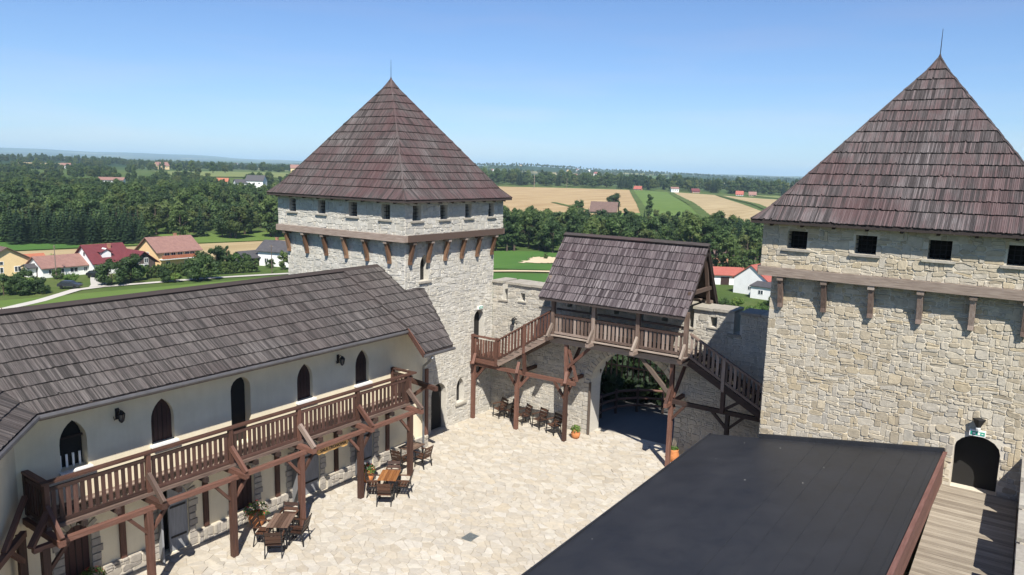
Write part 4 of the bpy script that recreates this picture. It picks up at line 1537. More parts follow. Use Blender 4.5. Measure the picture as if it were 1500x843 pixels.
# welded overlaps between the felt strips
for t in (.50, .60, .70, .785, .86, .925, .975):
    xa, xb = xl + (srx(Y0s) - xl) * t, xl + (srx(Y1s) - xl) * t
    MB().beam((xa, Y0s, sz(xa) + .003), (xb, Y1s - .02, sz(xb) + .003), .022, .008, up=(-.15, 0, 1)).build('seam', M['membrane'], sroof)
piece(SH, 'flashing', (-6.12, 21.93, sz(-6.1) + .06), (srx(21.9) + .02, 21.93, sz(-1.33) + .06), .06, .14, M['membrane'])
piece(SH, 'edge_trim', (xl - .02, Y0s, sz(xl) - .05), (xl - .02, Y1s, sz(xl) - .05), .04, .16, M['membrane'])
for i in range(4):
    piece(SH, 'edge_board', (srx(Y0s) + .02, Y0s, sz(-1.4) - .10 - i * .213), (srx(Y1s) + .02, Y1s, sz(-1.31) - .10 - i * .213), .035, .205, M['fascia'])
piece(SH, 'edge_board', (srx(Y0s) + .035, Y0s, sz(-1.4) + .015), (srx(Y1s) + .035, Y1s, sz(-1.31) + .015), .09, .035, M['fascia'])
sb = MB()
sb.box(-7.35, -1.55, Y0s, 21.9, 0, 2.6)
sb.build('wall', M['plaster'], SH)
sp_ = MB()          # droppings and leaves on the felt
for i in range(9):
    x, y = rnd.uniform(-7.2, -2), rnd.uniform(10, 21.5)
    r = rnd.uniform(.007, .014)
    n = 6
    sp_.add([(x + r * rnd.uniform(.6, 1.3) * math.cos(a * 1.047), y + r * math.sin(a * 1.047), sz(x) + .014) for a in range(n)], [tuple(range(n))])
sp_.build('droppings', M['white'], SH, kind='stuff')

WK = thing('timber_walkway', 'grey plank walkway leading to the arched door of the tan tower', 'walkway', (-.4, 16, 3))
y = 21.96
while y > 11.5:
    w = rnd.uniform(.105, .14)
    MB().beam((-1.32, y - w / 2, 3.035 + rnd.uniform(-.004, .004)), (.40, y - w / 2 + rnd.uniform(-.004, .004), 3.035 + rnd.uniform(-.004, .004)), w - .009, .04).build('plank', M['deck'], WK)
    y -= w
for x in (-1.1, -.45, .25):
    piece(WK, 'bearer', (x, 11.5, 2.92), (x, 21.98, 2.92), .12, .16, M['timber_dark'])

PW = thing('parapet_wall', 'low crenellated stone parapet beside the plank walkway', 'wall', (.8, 16, 0))
pw = MB()
pw.box(.44, 1.0, 9.0, 21.97, -14, 3.80)
mer = []
y = 21.97
while y > 10:
    mer.append((y - 1.55, y))
    pw.box(.442, .998, y - 1.55, y, 3.80, 4.12)
    y -= 1.83
pwall = pw.build('wall', M['mortar'], PW)
PWF = Frame((.44, 0, 0), (0, 1, 0), (0, 0, 1), (-1, 0, 0))
lay_stones(stones(PWF, (10, 21.9, 3.05, 3.8), [], .3, .2, .012, .01, .022, .012, coursed=True), M['stone_tan'], pwall, 'stone', 'stones', 60)
for a, b in mer:
    for i in range(2):
        u0, u1 = a + (b - a) * i / 2, a + (b - a) * (i + 1) / 2
        MB().beam((.72, u0 + .01, 4.16), (.72, u1 - .01, 4.16), .68, .09).build('capstone', M['stone_cap'], pwall)

# ------------------------------------------------------------ garden furniture
def make_chair(label):
    t = thing('garden_chair', label, 'chair', local=True)
    for sx in (-1, 1):
        x = sx * .27
        fr_ = MB()
        fr_.beam((x, .24, 0), (x, .20, .64), .035, .035, up=(0, 1, 0))
        fr_.build('leg', M['iron'], t)
        fr_ = MB()
        fr_.beam((x, -.27, 0), (x, -.20, .42), .035, .035, up=(0, 1, 0))
        fr_.build('leg', M['iron'], t)
        bk = MB()
        bk.beam((x, -.20, .42), (x, -.34, .90), .035, .03, up=(0, 1, 0))
        bk.build('back_post', M['iron'], t)
        ar = MB()
        ar.beam((x, .26, .65), (x, -.28, .66), .055, .03)
        ar.build('armrest', M['seat_wood'], t)
        MB().beam((x, .21, .40), (x, -.22, .40), .03, .04).build('side_rail', M['iron'], t)
    for i in range(4):
        MB().beam((-.25, -.17 + i * .115, .425 - (3 - i) * .004), (.25, -.17 + i * .115, .425 - (3 - i) * .004), .10, .025).build('seat_slat', M['seat_wood'], t)
    for i in range(3):
        y, z = -.235 - i * .045, .54 + i * .145
        MB().beam((-.26, y, z), (.26, y, z), .022, .115, up=(0, -.3, 1)).build('back_slat', M['seat_wood'], t)
    MB().beam((-.26, .225, .12), (.26, .225, .12), .02, .02).build('stretcher', M['iron'], t)
    return t

def make_table(label, mat):
    t = thing('garden_table', label, 'table', local=True)
    for i in range(6):
        MB().beam((-.36 + .145 * i - .0, -.55, .735), (-.36 + .145 * i, .55, .735), .135, .03).build('top_board', mat, t)
    for sx in (-1, 1):
        for sy in (-1, 1):
            MB().beam((sx * .33, sy * .45, 0), (sx * .33, sy * .42, .72), .05, .05, up=(0, 1, 0)).build('leg', M['iron'], t)
        MB().beam((sx * .33, -.44, .69), (sx * .33, .44, .69), .03, .05).build('apron', M['iron'], t)
    MB().beam((-.33, 0, .25), (.33, 0, .25), .03, .03).build('stretcher', M['iron'], t)
    return t

ch0 = make_chair('slatted wooden armchair with black iron frame')
used = [False]
def chair(x, y, rot, label, group=None):
    o = ch0 if not used[0] else dup(ch0, (0, 0, 0))
    used[0] = True
    o.location = (x, y, .02)
    o.rotation_euler = (0, 0, math.radians(rot))
    o['label'] = label
    o.scale = (.86, .86, .92)
    if group:
        o['group'] = group
    elif 'group' in o:
        del o['group']
tb = make_table('dark brown slatted garden table beside the balcony post with flower pot', M['table_dark'])
tb.location = (-17.05, 12.82, .02)
tb.rotation_euler = (0, 0, math.radians(36))
tb2 = make_table('orange brown slatted garden table with four chairs by the balcony', M['table_wood'])
tb2.location = (-16.9, 17.1, .02)
tb2.rotation_euler = (0, 0, math.radians(33))
tb3 = make_table('garden table in the balcony shade by the downpipe', M['table_dark'])
tb3.location = (-18.15, 19.55, .02)
tb3.rotation_euler = (0, 0, math.radians(5))
for t_ in (tb, tb2, tb3):
    t_.scale = (.72, .78, .95)
def around(cx, cy, ang, name, ks):
    """chairs face the table; ang = heading of the table's long side"""
    a = math.radians(ang)
    for k in ks:
        lx, ly, r = {'s': (0, -.68, 0), 'n': (0, .68, 180), 'e': (.5, .05, 90), 'w': (-.5, -.05, -90)}[k]
        side = {'s': 'at the end away from the gate', 'n': 'at the end towards the gate', 'e': 'on its open courtyard side', 'w': 'on its balcony wall side'}[k]
        x = cx + lx * math.cos(a) - ly * math.sin(a)
        y = cy + lx * math.sin(a) + ly * math.cos(a)
        chair(x, y, ang + r + rnd.uniform(-9, 9), 'slatted armchair at the %s, %s' % (name, side), 'chairs at the garden tables')
around(-17.05, 12.82, 36, 'dark brown garden table', 'snew')
around(-16.9, 17.1, 33, 'orange brown garden table', 'snew')
around(-18.15, 19.55, 5, 'shaded table by the downpipe', 'se')
for i, (x, y) in enumerate(((-18.75, 25.98), (-18.2, 26.08), (-17.42, 25.95), (-16.58, 25.92), (-15.72, 25.72))):
    chair(x, y, 180 - 22 + rnd.uniform(-8, 8), 'slatted armchair along the gate wall, %s' % ('nearest the pale tower', 'second from the pale tower', 'middle one of the row of five', 'second from the gate arch', 'nearest the gate arch')[i], 'armchairs in a row along the gate wall')

# ------------------------------------------------------------ leaves
def rand_unit():
    while True:
        p = Vector((rnd.uniform(-1, 1), rnd.uniform(-1, 1), rnd.uniform(-1, 1)))
        if .05 < p.length < 1:
            return p.normalized()

def leaf(m, p, n, s, tint):
    a = n.cross(rand_unit())
    if a.length < .01:
        a = Vector((1, 0, 0))
    a.normalize()
    b = n.cross(a)
    e = rnd.uniform(.55, 1)
    m.add([p - a * s, p + b * s * e * .7, p + a * s, p - b * s * e * .7], [(0, 1, 2, 3)], tint)

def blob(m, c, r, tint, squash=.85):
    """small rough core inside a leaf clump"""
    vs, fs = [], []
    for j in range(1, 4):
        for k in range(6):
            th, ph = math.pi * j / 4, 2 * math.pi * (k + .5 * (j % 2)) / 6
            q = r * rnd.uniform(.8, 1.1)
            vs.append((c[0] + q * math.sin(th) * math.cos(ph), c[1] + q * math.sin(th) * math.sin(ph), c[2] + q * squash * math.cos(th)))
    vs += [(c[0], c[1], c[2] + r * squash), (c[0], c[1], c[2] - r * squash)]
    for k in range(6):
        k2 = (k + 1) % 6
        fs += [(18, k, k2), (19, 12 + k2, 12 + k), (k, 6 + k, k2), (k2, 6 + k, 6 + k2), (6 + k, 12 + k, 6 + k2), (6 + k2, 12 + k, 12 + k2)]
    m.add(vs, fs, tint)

def crown_mesh(name, H, Rr, base, nclump, nleaf, ls, mat, shape='round', core=True):
    """leaf clumps spread through the crown's volume; tint differs by clump"""
    m = MB()
    zc, hz = (H + base) / 2, (H - base) / 2
    for i in range(nclump):
        d = rand_unit()
        f = rnd.uniform(.45, 1.0) ** .6
        zz = d.z * f
        if shape == 'round':
            w = 1.0 if zz > -.2 else 1.0 + .3 * (zz + .2)
        elif shape == 'tall':
            w = 1 - .35 * max(0, zz)
        else:
            w = 1
        c = Vector((d.x * f * Rr * .78 * w, d.y * f * Rr * .78 * w, zc + zz * hz * .82))
        r = Rr * rnd.uniform(.24, .42)
        tn = rnd.uniform(.05, .95)
        if core:
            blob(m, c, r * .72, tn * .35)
        for k in range(nleaf):
            q = rand_unit()
            if q.z < -.4 and rnd.random() < .6:
                q.z = -q.z
            p = c + Vector((q.x, q.y, q.z * .85)) * (r * rnd.uniform(.72, 1.12))
            leaf(m, p, (q + rand_unit() * .55).normalized(), ls * rnd.uniform(.6, 1.3), min(1, max(0, tn + rnd.uniform(-.22, .22))))
    return m.mesh(name, mat)

def conifer_mesh(name, H, Rr, base, mat, tiers=15):
    m = MB()
    m.lathe([(Rr * .5, base + .3), (Rr * .3, H * .5), (.05, H * .97)], (0, 0, 0), 7, .1)
    for t in range(tiers):
        f = t / (tiers - 1)
        z = base + (H - base) * f ** .92
        r = Rr * (1 - f) ** .85 + .12
        nb = max(5, int(13 * (1 - f) + 5))
        for k in range(nb):
            a = 2 * math.pi * (k + rnd.random()) / nb
            rr = r * rnd.uniform(.75, 1.12)
            d = Vector((math.cos(a), math.sin(a), 0))
            s_ = Vector((-d.y, d.x, 0))
            tn = rnd.random()
            for j in range(4):
                p = d * (rr * (.3 + .22 * j)) + Vector((0, 0, z - rr * (.10 + .10 * j) + rnd.uniform(-.15, .15)))
                L, wd = rr * .3, rr * .24 * (1.2 - .18 * j) + .1
                m.add([p - d * L * .6, p + s_ * wd + V(0, 0, -.12), p + d * L + V(0, 0, -.22), p - s_ * wd + V(0, 0, -.12)], [(0, 1, 2, 3)], min(1, tn * .6 + rnd.random() * .4))
    return m.mesh(name, mat)

def trunk_mesh(name, H, r, limbs=5, spread=.5):
    m = MB()
    m.tube([(0, 0, -.6), (rnd.uniform(-.1, .1), rnd.uniform(-.1, .1), H * .3), (rnd.uniform(-.2, .2), rnd.uniform(-.2, .2), H * .75)], [r * 1.2, r * .8, r * .25], 7)
    for i in range(limbs):
        a = rnd.uniform(0, 6.28)
        z = H * rnd.uniform(.25, .5)
        e = H * spread * rnd.uniform(.4, .7)
        m.tube([(0, 0, z), (math.cos(a) * e * .5, math.sin(a) * e * .5, z + e * .45), (math.cos(a) * e, math.sin(a) * e, z + e * .7)], [r * .5, r * .3, r * .1], 5)
    return m.mesh(name, M['bark'])

TREES = {}
def proto(key, crown, trunk):
    TREES[key] = (crown, trunk)
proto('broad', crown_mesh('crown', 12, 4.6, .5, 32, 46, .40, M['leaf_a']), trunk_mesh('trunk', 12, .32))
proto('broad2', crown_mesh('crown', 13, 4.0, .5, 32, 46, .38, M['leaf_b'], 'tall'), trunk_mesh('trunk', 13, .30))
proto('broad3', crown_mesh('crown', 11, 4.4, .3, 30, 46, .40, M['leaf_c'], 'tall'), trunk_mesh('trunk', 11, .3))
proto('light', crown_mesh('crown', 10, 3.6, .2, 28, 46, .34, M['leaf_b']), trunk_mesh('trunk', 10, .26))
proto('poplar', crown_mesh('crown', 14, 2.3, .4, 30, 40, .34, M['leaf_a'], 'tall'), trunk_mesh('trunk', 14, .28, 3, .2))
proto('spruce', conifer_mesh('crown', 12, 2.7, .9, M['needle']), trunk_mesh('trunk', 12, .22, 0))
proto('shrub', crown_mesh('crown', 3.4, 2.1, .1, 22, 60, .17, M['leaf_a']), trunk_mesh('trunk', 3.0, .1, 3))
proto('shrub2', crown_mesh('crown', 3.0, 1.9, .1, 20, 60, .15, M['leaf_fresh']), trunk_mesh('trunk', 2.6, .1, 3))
proto('shrub_shaded', crown_mesh('crown', 3.6, 2.1, .05, 26, 70, .15, M['leaf_shaded']), trunk_mesh('trunk', 3.0, .1, 3))
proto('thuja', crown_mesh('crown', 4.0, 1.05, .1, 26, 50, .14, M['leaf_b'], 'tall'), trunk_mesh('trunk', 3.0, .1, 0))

def tree(key, x, y, s, label, name, cat='tree', group=None, z=None, sz_=None):
    z = ground(x, y) if z is None else z
    e = thing(name, label, cat, (x, y, z - .05), group, local=True, rotz=rnd.uniform(0, 6.28))
    e.scale = (s, s, (sz_ or s))
    c_, t_ = TREES[key]
    link('trunk', t_, e)
    link('crown', c_, e)
    return e

# ------------------------------------------------------------ pots, lanterns, signs, fence
def pot(x, y, label, r=.18, h=.36, leafy=True, flowers=False, z=.02, name='plant_pot', cat='plant pot', bush=.3, mat='terracotta'):
    e = thing(name, label, cat, (x, y, z), local=True)
    m = MB()
    m.lathe([(r * .7, 0), (r * .95, h * .3), (r * 1.05, h * .6), (r * .85, h * .88), (r * .98, h), (r * .8, h * .99), (r * .7, h * .9)], (0, 0, 0), 14)
    m.build('pot', M[mat], e, smooth=True)
    m = MB()
    for i in range(170):
        q = rand_unit()
        q.z = abs(q.z)
        leaf(m, Vector((q.x * bush, q.y * bush, h + q.z * bush * .9)) * 1 + rand_unit() * .03, (q + rand_unit() * .6).normalized(), rnd.uniform(.03, .06), rnd.random())
    m.build('plant', M['leaf_fresh'], e, kind='stuff')
    if flowers:
        m = MB()
        for i in range(46):
            q = rand_unit()
            q.z = abs(q.z)
            leaf(m, Vector((q.x * bush, q.y * bush, h + q.z * bush)) * 1.04, q, rnd.uniform(.02, .045), rnd.random())
        m.build('flowers', M['flower_red'], e, kind='stuff')
    return e
pot(-14.72, 25.85, 'round terracotta pot with green plant by the left jamb post of the gate', .19, .36, bush=.2)
e = pot(-10.45, 26.05, 'orange jug shaped pot with tall pale grass by the right gate post', .2, .5, bush=.14)
m = MB()
for i in range(40):
    a, q = rnd.uniform(0, 6.28), rnd.uniform(.02, .12)
    m.beam((q * math.cos(a) * .4, q * math.sin(a) * .4, .45), (q * math.cos(a), q * math.sin(a), rnd.uniform(.75, .95)), .012, .012, end=.3)
m.build('dry_grass', M['deck'], e, kind='stuff')
pot(-18.55, 13.05, 'big tub of red flowers under the arched window by the balcony wall', .24, .4, flowers=True, bush=.36)
pot(-18.25, 17.42, 'tub of bright red flowers beside a balcony post and orange table', .2, .4, flowers=True, bush=.25)
pot(-18.72, 8.25, 'leafy potted shrub below the first arched ground floor window', .22, .35, flowers=True, bush=.32)

def lantern(fr, u, v, label):
    e = thing('wall_lantern', label, 'lantern', fr(u, v, 0))
    m = MB()
    m.beam(fr(u, v + .02, .0), fr(u, v + .02, .02), .1, .3, up=fr.v)
    m.build('back_plate', M['iron'], e)
    m = MB()
    m.tube([fr(u, v + .05, .02), fr(u, v + .16, .12), fr(u, v + .14, .22)], .012, 6)
    m.tube([fr(u, v - .1, .02), fr(u + .1, v - .12, .06), fr(u + .12, v - .02, .06)], .01, 6)
    m.tube([fr(u, v - .1, .02), fr(u - .1, v - .12, .06), fr(u - .12, v - .02, .06)], .01, 6)
    m.build('bracket', M['iron'], e)
    m = MB()
    p = fr(u, v, .22)
    m.lathe([(.03, .15), (.10, .06), (.09, .05)], p, 6)
    m.lathe([(.06, -.13), (.05, -.15), (.02, -.18)], p, 6)
    for k in range(6):
        a = k * 1.047
        m.tube([p + V(.088 * math.cos(a), .088 * math.sin(a), .05), p + V(.058 * math.cos(a), .058 * math.sin(a), -.13)], .008, 4)
    m.build('cage', M['iron'], e)
    m = MB()
    m.lathe([(.08, .045), (.052, -.125)], p, 6)
    m.build('glass', M['glass'], e)
lantern(WF, 9.26, 4.46, 'black iron wall lantern on the plaster between the pointed window and shutter')
lantern(WF, 16.76, 4.46, 'black iron wall lantern on the plaster between two closed pointed shutters')
lantern(GF, -18.43, 4.42, 'black iron wall lantern on the stone wall above the gate stair')
# flood lamp and exit box above the tan tower's door
e = thing('flood_lamp', 'dark funnel shaped flood lamp above the arched tower door', 'lamp', RTF(-.62, 4.75, 0))
m = MB()
p = RTF(-.62, 4.8, .16)
m.lathe([(.05, 0), (.07, .05), (.15, .22), (.14, .23)], p, 4)
m.build('shade', M['iron'], e)
m = MB()
m.tube([RTF(-.62, 4.74, .0), RTF(-.62, 4.74, .14), p], .025, 6)
m.build('arm', M['zinc'], e)
m = MB()
m.lathe([(.05, -.08), (.06, -.03), (.05, 0)], p, 8)
m.build('bulb', M['lamp_glass'], e)
def exit_box(fr, u, v, w, label):
    e = thing('exit_sign', label, 'exit sign', fr(u, v, 0))
    m = MB()
    m.beam(fr(u - w / 2, v, .05), fr(u + w / 2, v, .05), .10, .15, up=fr.v)
    m.build('case', M['white'], e)
    m = MB()
    m.beam(fr(u - w * .44, v, .103), fr(u + w * .44, v, .103), .004, .10, up=fr.v)
    pn = m.build('panel', M['green_sign'], e)
    m = MB()          # running figure, arrow and door
    for a, b, c_, d in ((-.30, -.02, -.12, .02), (.02, -.035, .16, .035), (.24, -.012, .36, .012)):
        m.beam(fr(u + w * a, v + (b + d) / 2, .107), fr(u + w * c_, v + (b + d) / 2, .107), .003, d - b, up=fr.v)
    m.build('pictogram', M['white'], pn)
exit_box(RTF, -.62, 4.62, .36, 'green and white exit sign over the arched door of the tan tower')
exit_box(LTR, 25.6, 4.98, .3, 'green and white exit sign over the stair door of the pale tower')

# hanging plank sign
SG = thing('plank_sign', 'wavy yellow wooden sign hanging under the balcony beam', 'sign', (-17.6, 15.25, 2.1))
SF = Frame((-17.55, 15.24, 2.14), (0, 1, 0), (0, 0, 1), (1, 0, 0))
m = MB()
m.prism([(-.66, -.03), (-.60, -.11), (-.46, -.09), (-.38, -.13), (-.2, -.085), (.05, -.10), (.3, -.08), (.42, -.13), (.56, -.12), (.64, -.02), (.62, .09), (.5, .13), (.38, .12), (.25, .085), (0, .10), (-.25, .08), (-.38, .12), (-.45, .085), (-.6, .075)], SF, -.02, .02)
m.build('board', M['sign_wood'], SG)
cu = bpy.data.curves.new('lettering', 'FONT')
cu.body = 'SALA TRONOWA'
cu.size = .135
cu.align_x = 'CENTER'
cu.align_y = 'CENTER'
cu.extrude = .003
cu.offset = .003
tmp = bpy.data.objects.new('lettering', cu)
COL.objects.link(tmp)
dg = bpy.context.evaluated_depsgraph_get()
me = bpy.data.meshes.new_from_object(tmp.evaluated_get(dg))
bpy.data.objects.remove(tmp)
me.materials.clear()
me.materials.append(M['timber_dark'])
o = link('lettering', me, SG)
o.matrix_parent_inverse = Matrix.Identity(4)
o.matrix_local = Matrix.Translation(SF(0, 0, .024) - SG.location) @ Matrix(((0, 0, 1), (1, 0, 0), (0, 1, 0))).to_4x4()
for u in (-.4, .4):
    MB().tube([SF(u, .1, 0), SF(u + .02, .22, 0)], .006, 5).build('chain', M['iron'], SG)

# rail fence curving outside the gate
FN = thing('rail_fence', 'dark timber rail fence curving round the road outside the gate', 'fence', (-13, 30.5, 0))
fp = [(-15.0, 27.85, 0), (-15.2, 28.9, 0), (-15.0, 30.0, 0), (-14.35, 30.9, 0), (-13.3, 31.45, 0), (-12.0, 31.7, 0), (-10.6, 31.7, 0), (-9.1, 31.6, 0)]
for i, p in enumerate(fp):
    MB().tube([(p[0], p[1], -.6), (p[0], p[1], 1.12)], [.075, .07], 7).build('post', M['timber_dark'], FN)
    if i:
        for z in (.28, .64, 1.0):
            a = fp[i - 1]
            MB().tube([(a[0], a[1], z + rnd.uniform(-.02, .02)), (p[0], p[1], z + rnd.uniform(-.02, .02))], [.06, .055], 7).build('rail', M['timber'], FN)

# shrubs crowding the bank outside the gate
gate_shrubs = []
for i in range(16):
    t = i / 15
    a_ = math.pi * (1.02 - .62 * t)
    gate_shrubs.append((-12.0 + 6.3 * math.cos(a_) + rnd.uniform(-.2, .2), 29.0 + 4.6 * math.sin(a_) + rnd.uniform(-.2, .2), rnd.uniform(.75, 1.0), 'shrub2' if i in (11, 14) else 'shrub_shaded'))
for i in range(11):
    t = i / 10
    gate_shrubs.append((-21.5 + 12 * t, 35.4 + 1.0 * math.sin(t * 3) + rnd.uniform(-.4, .4), rnd.uniform(1.0, 1.2), 'shrub_shaded'))
for x, y, s, k in gate_shrubs:
    tree(k, x, y, s, ('bright green shrub' if k == 'shrub2' else 'leafy shrub coloured dark for shade') + ' on the bank behind the rail fence outside the gate', 'shrub', 'shrub', 'shrubs outside the gate: ' + k, z=max(ground(x, y), -1.2))

# ------------------------------------------------------------ fields and roads of the valley
def pol(az, r):
    a = math.radians(az - 35.1)
    return (r * math.sin(a), r * math.cos(a))
sheet('stubble_field', [pol(-4, 400), pol(10.2, 470), pol(8.8, 900), pol(-4, 880)], M['stubble'], .35)
sheet('meadow', [pol(10.5, 440), pol(14.8, 430), pol(11.6, 880), pol(9.0, 905)], M['meadow'], .45)
sheet('stubble_field', [pol(15.2, 430), pol(20.6, 440), pol(15.0, 870), pol(12.0, 890)], M['stubble2'], .4)
sheet('stubble_field', [pol(21.0, 480), pol(26, 520), pol(24, 740), pol(15.6, 860)], M['stubble2'], .42)
sheet('crop_field', [pol(21, 800), pol(32, 760), pol(32, 930), pol(17, 930)], M['crop'], .45)
sheet('crop_field', [pol(-24.5, 880), pol(-16.5, 860), pol(-16, 1150), pol(-26, 1160)], M['crop'], .5)
sheet('stubble_field', [pol(-33, 1290), pol(-30.5, 1280), pol(-30.5, 1500), pol(-34, 1500)], M['stubble2'], .8)
sheet('stubble_field', [pol(-36, 226), pol(-17, 210), pol(-17, 268), pol(-36, 247)], M['stubble2'], .2)
sheet('meadow', [pol(-40, 248), pol(-30, 254), pol(-28, 290), pol(-40, 290)], M['lush'], .22)
sheet('meadow', [pol(-30, 255), pol(-17, 269), pol(-17, 296), pol(-30, 290)], M['meadow'], .24)
sheet('meadow', [pol(-1, 405), pol(10, 415), pol(9.8, 470), pol(-1, 448)], M['meadow'], .5)
sheet('meadow', [pol(-3, 196), pol(6, 196), pol(6, 244), pol(-3, 240)], M['lush'], .15)
sheet('meadow', [pol(-3, 150), pol(6, 150), pol(6, 189), pol(-3, 187)], M['lush'], .15)
sheet('sandpit', [pol(.6, 209), pol(5, 211), pol(5, 226), pol(1.6, 224)], M['sand'], .3, edge=1.0)
ribbon('farm_track', [pol(-4, 188), pol(0, 191), pol(4, 192.5), pol(8, 192)], 2.4, M['sand'], .3)
ribbon('village_road', [(-160, 30), (-148, 44), (-144, 52), (-148, 59.5), (-156, 69.5), (-156.6, 75), (-155.1, 81.3), (-152.4, 95.6), (-146.1, 113.2), (-130, 140)], 2.2, M['gravel'], .16)
ribbon('driveway', [(-156.6, 74), (-162, 77), (-168, 79.5), (-172, 82)], 3.2, M['gravel'], .2)
sheet('meadow', [(-156, 40), (-124, 42), (-118, 130), (-142, 118)], M['meadow'], .12)
ribbon('hedge_strip', [pol(10.1, 440), pol(9.5, 600), pol(8.9, 900)], 5, M['hedgerow'], .6)
ribbon('hedge_strip', [pol(14.9, 430), pol(13.3, 620), pol(11.8, 885)], 7, M['hedgerow'], .6)
ribbon('hedge_strip', [pol(20.8, 450), pol(18, 650), pol(15.3, 865)], 6, M['hedgerow'], .6)
ribbon('hedge_strip', [pol(3, 560), pol(4.8, 500), pol(8, 440)], 4, M['hedgerow'], .7)

# ------------------------------------------------------------ houses
HM = dict(darkwood=mat_plain('wall_dark', (.07, .05, .045), .8, var=.2, scale=2), white=mat_plain('wall_white', (.72, .72, .70), .85, var=.06, scale=.8), cream=mat_plain('wall_cream', (.66, .50, .27), .85, var=.06, scale=.8),
          peach=mat_plain('wall_peach', (.70, .48, .25), .85, var=.06, scale=.8), brick=mat_plain('wall_brick', (.36, .18, .11), .85, var=.15, scale=2),
          red=mat_roof('roof_red', (.10, .018, .022), (.15, .03, .034)), pink=mat_roof('roof_pink', (.19, .10, .08), (.28, .155, .125)),
          orange=mat_roof('roof_orange', (.30, .095, .05), (.40, .15, .08)), brown=mat_roof('roof_brown', (.09, .055, .045), (.16, .10, .08)),
          grey=mat_roof('roof_grey', (.045, .042, .045), (.08, .075, .078)), tomato=mat_roof('roof_tomato', (.28, .07, .05), (.36, .11, .08)))
def house(name, label, x, y, rot, L, D, hw, hr, wall, roof, wins=(), doors=(), chim=(), ov=.6, cat='house', z=None, balcony=None, ridge=.5, dormer=None):
    """ridge along local X; front face is -Y; wins: (face, u, v, w, h)"""
    z = ground(x, y) if z is None else z
    e = thing(name, label, cat, (x, y, z - .1), local=True, rotz=math.radians(rot))
    m = MB()
    ry = -D / 2 + D * ridge
    pr = [(-D / 2, -1), (D / 2, -1), (D / 2, hw), (ry, hw + hr), (-D / 2, hw)]
    m.prism(pr, Frame((0, 0, 0), (0, 1, 0), (0, 0, 1), (1, 0, 0)), -L / 2, L / 2)
    wl_ = m.build('wall', HM[wall], e)
    m = MB()
    for s, yy in ((-1, -D / 2), (1, D / 2)):
        k = hr / abs(ry - yy)
        a, b = (yy + s * ov, hw - k * ov + .05), (ry, hw + hr + .05)
        n = Vector((0, s * hr, abs(ry - yy))).normalized()
        vs = []
        for xx in (-L / 2 - ov * .8, L / 2 + ov * .8):
            vs += [(xx, a[0], a[1]), (xx, b[0], b[1]), (xx, b[0], b[1] + .18), (xx, a[0], a[1] + .18)]
        ls = [(q[2] * 1.6, q[0], 0) for q in vs]
        m.add(vs, [(0, 1, 2, 3), (4, 5, 6, 7), (0, 4, 5, 1), (1, 5, 6, 2), (2, 6, 7, 3), (3, 7, 4, 0)], .5, ls)
    rf = m.build('roof', HM[roof], e)
    faces = {'f': Frame((0, -D / 2, 0), (1, 0, 0), (0, 0, 1), (0, -1, 0)), 'l': Frame((-L / 2, 0, 0), (0, 1, 0), (0, 0, 1), (-1, 0, 0)), 'r': Frame((L / 2, 0, 0), (0, 1, 0), (0, 0, 1), (1, 0, 0))}
    for f, u, v, w, h in wins:
        fr = faces[f]
        m = MB()
        m.beam(fr(u - w / 2, v, .02), fr(u + w / 2, v, .02), .06, h, up=(0, 0, 1))
        wo = m.build('window', M['white'], e)
        m = MB()
        for s in (-1, 1):
            m.beam(fr(u + s * w * .23 - w * .19, v, .056), fr(u + s * w * .23 + w * .19, v, .056), .01, h * .82, up=(0, 0, 1))
        m.build('pane', M['glass'], wo)
    for f, u, w, h in doors:
        fr = faces[f]
        MB().beam(fr(u, 0.05, .03), fr(u, h, .03), w, .08, up=fr.n).build('door', M['shutter'], e)
    for u, v in chim:
        zr = hw + hr - abs(v - ry) * hr / (D / 2)
        m = MB()
        m.box(u - .3, u + .3, v - .3, v + .3, zr - .4, zr + 1.1)
        m.box(u - .36, u + .36, v - .36, v + .36, zr + 1.1, zr + 1.2)
        m.build('chimney', HM['brick'], rf)
    if balcony:
        u0, u1, v = balcony
        m = MB()
        m.box(u0, u1, -D / 2 - 1.3, -D / 2, v - .15, v)
        b = m.build('balcony', M['white'], e)
        m = MB()
        m.box(u0, u1, -D / 2 - 1.32, -D / 2 - 1.24, v + .1, v + .95)
        m.build('balcony_rail', HM['orange'], b)
    if dormer:
        u, v, w, h = dormer
        m = MB()
        m.prism([(-w / 2, 0), (w / 2, 0), (w / 2, h * .6), (0, h), (-w / 2, h * .6)], Frame((u, -D / 2 + v, hw), (1, 0, 0), (0, 0, 1), (0, -1, 0)), -1.8, .0)
        d = m.build('dormer', HM['white'], rf)
        m = MB()
        for s in (-1, 1):
            m.beam((u + s * w * .33, -D / 2 + v + 1.8, hw + h * .82), (u + s * w * .33, -D / 2 + v - .25, hw + h * .82), w * .85, .1, up=(s * .5, 0, 1))
        m.build('dormer_roof', HM[roof], d)
    return e
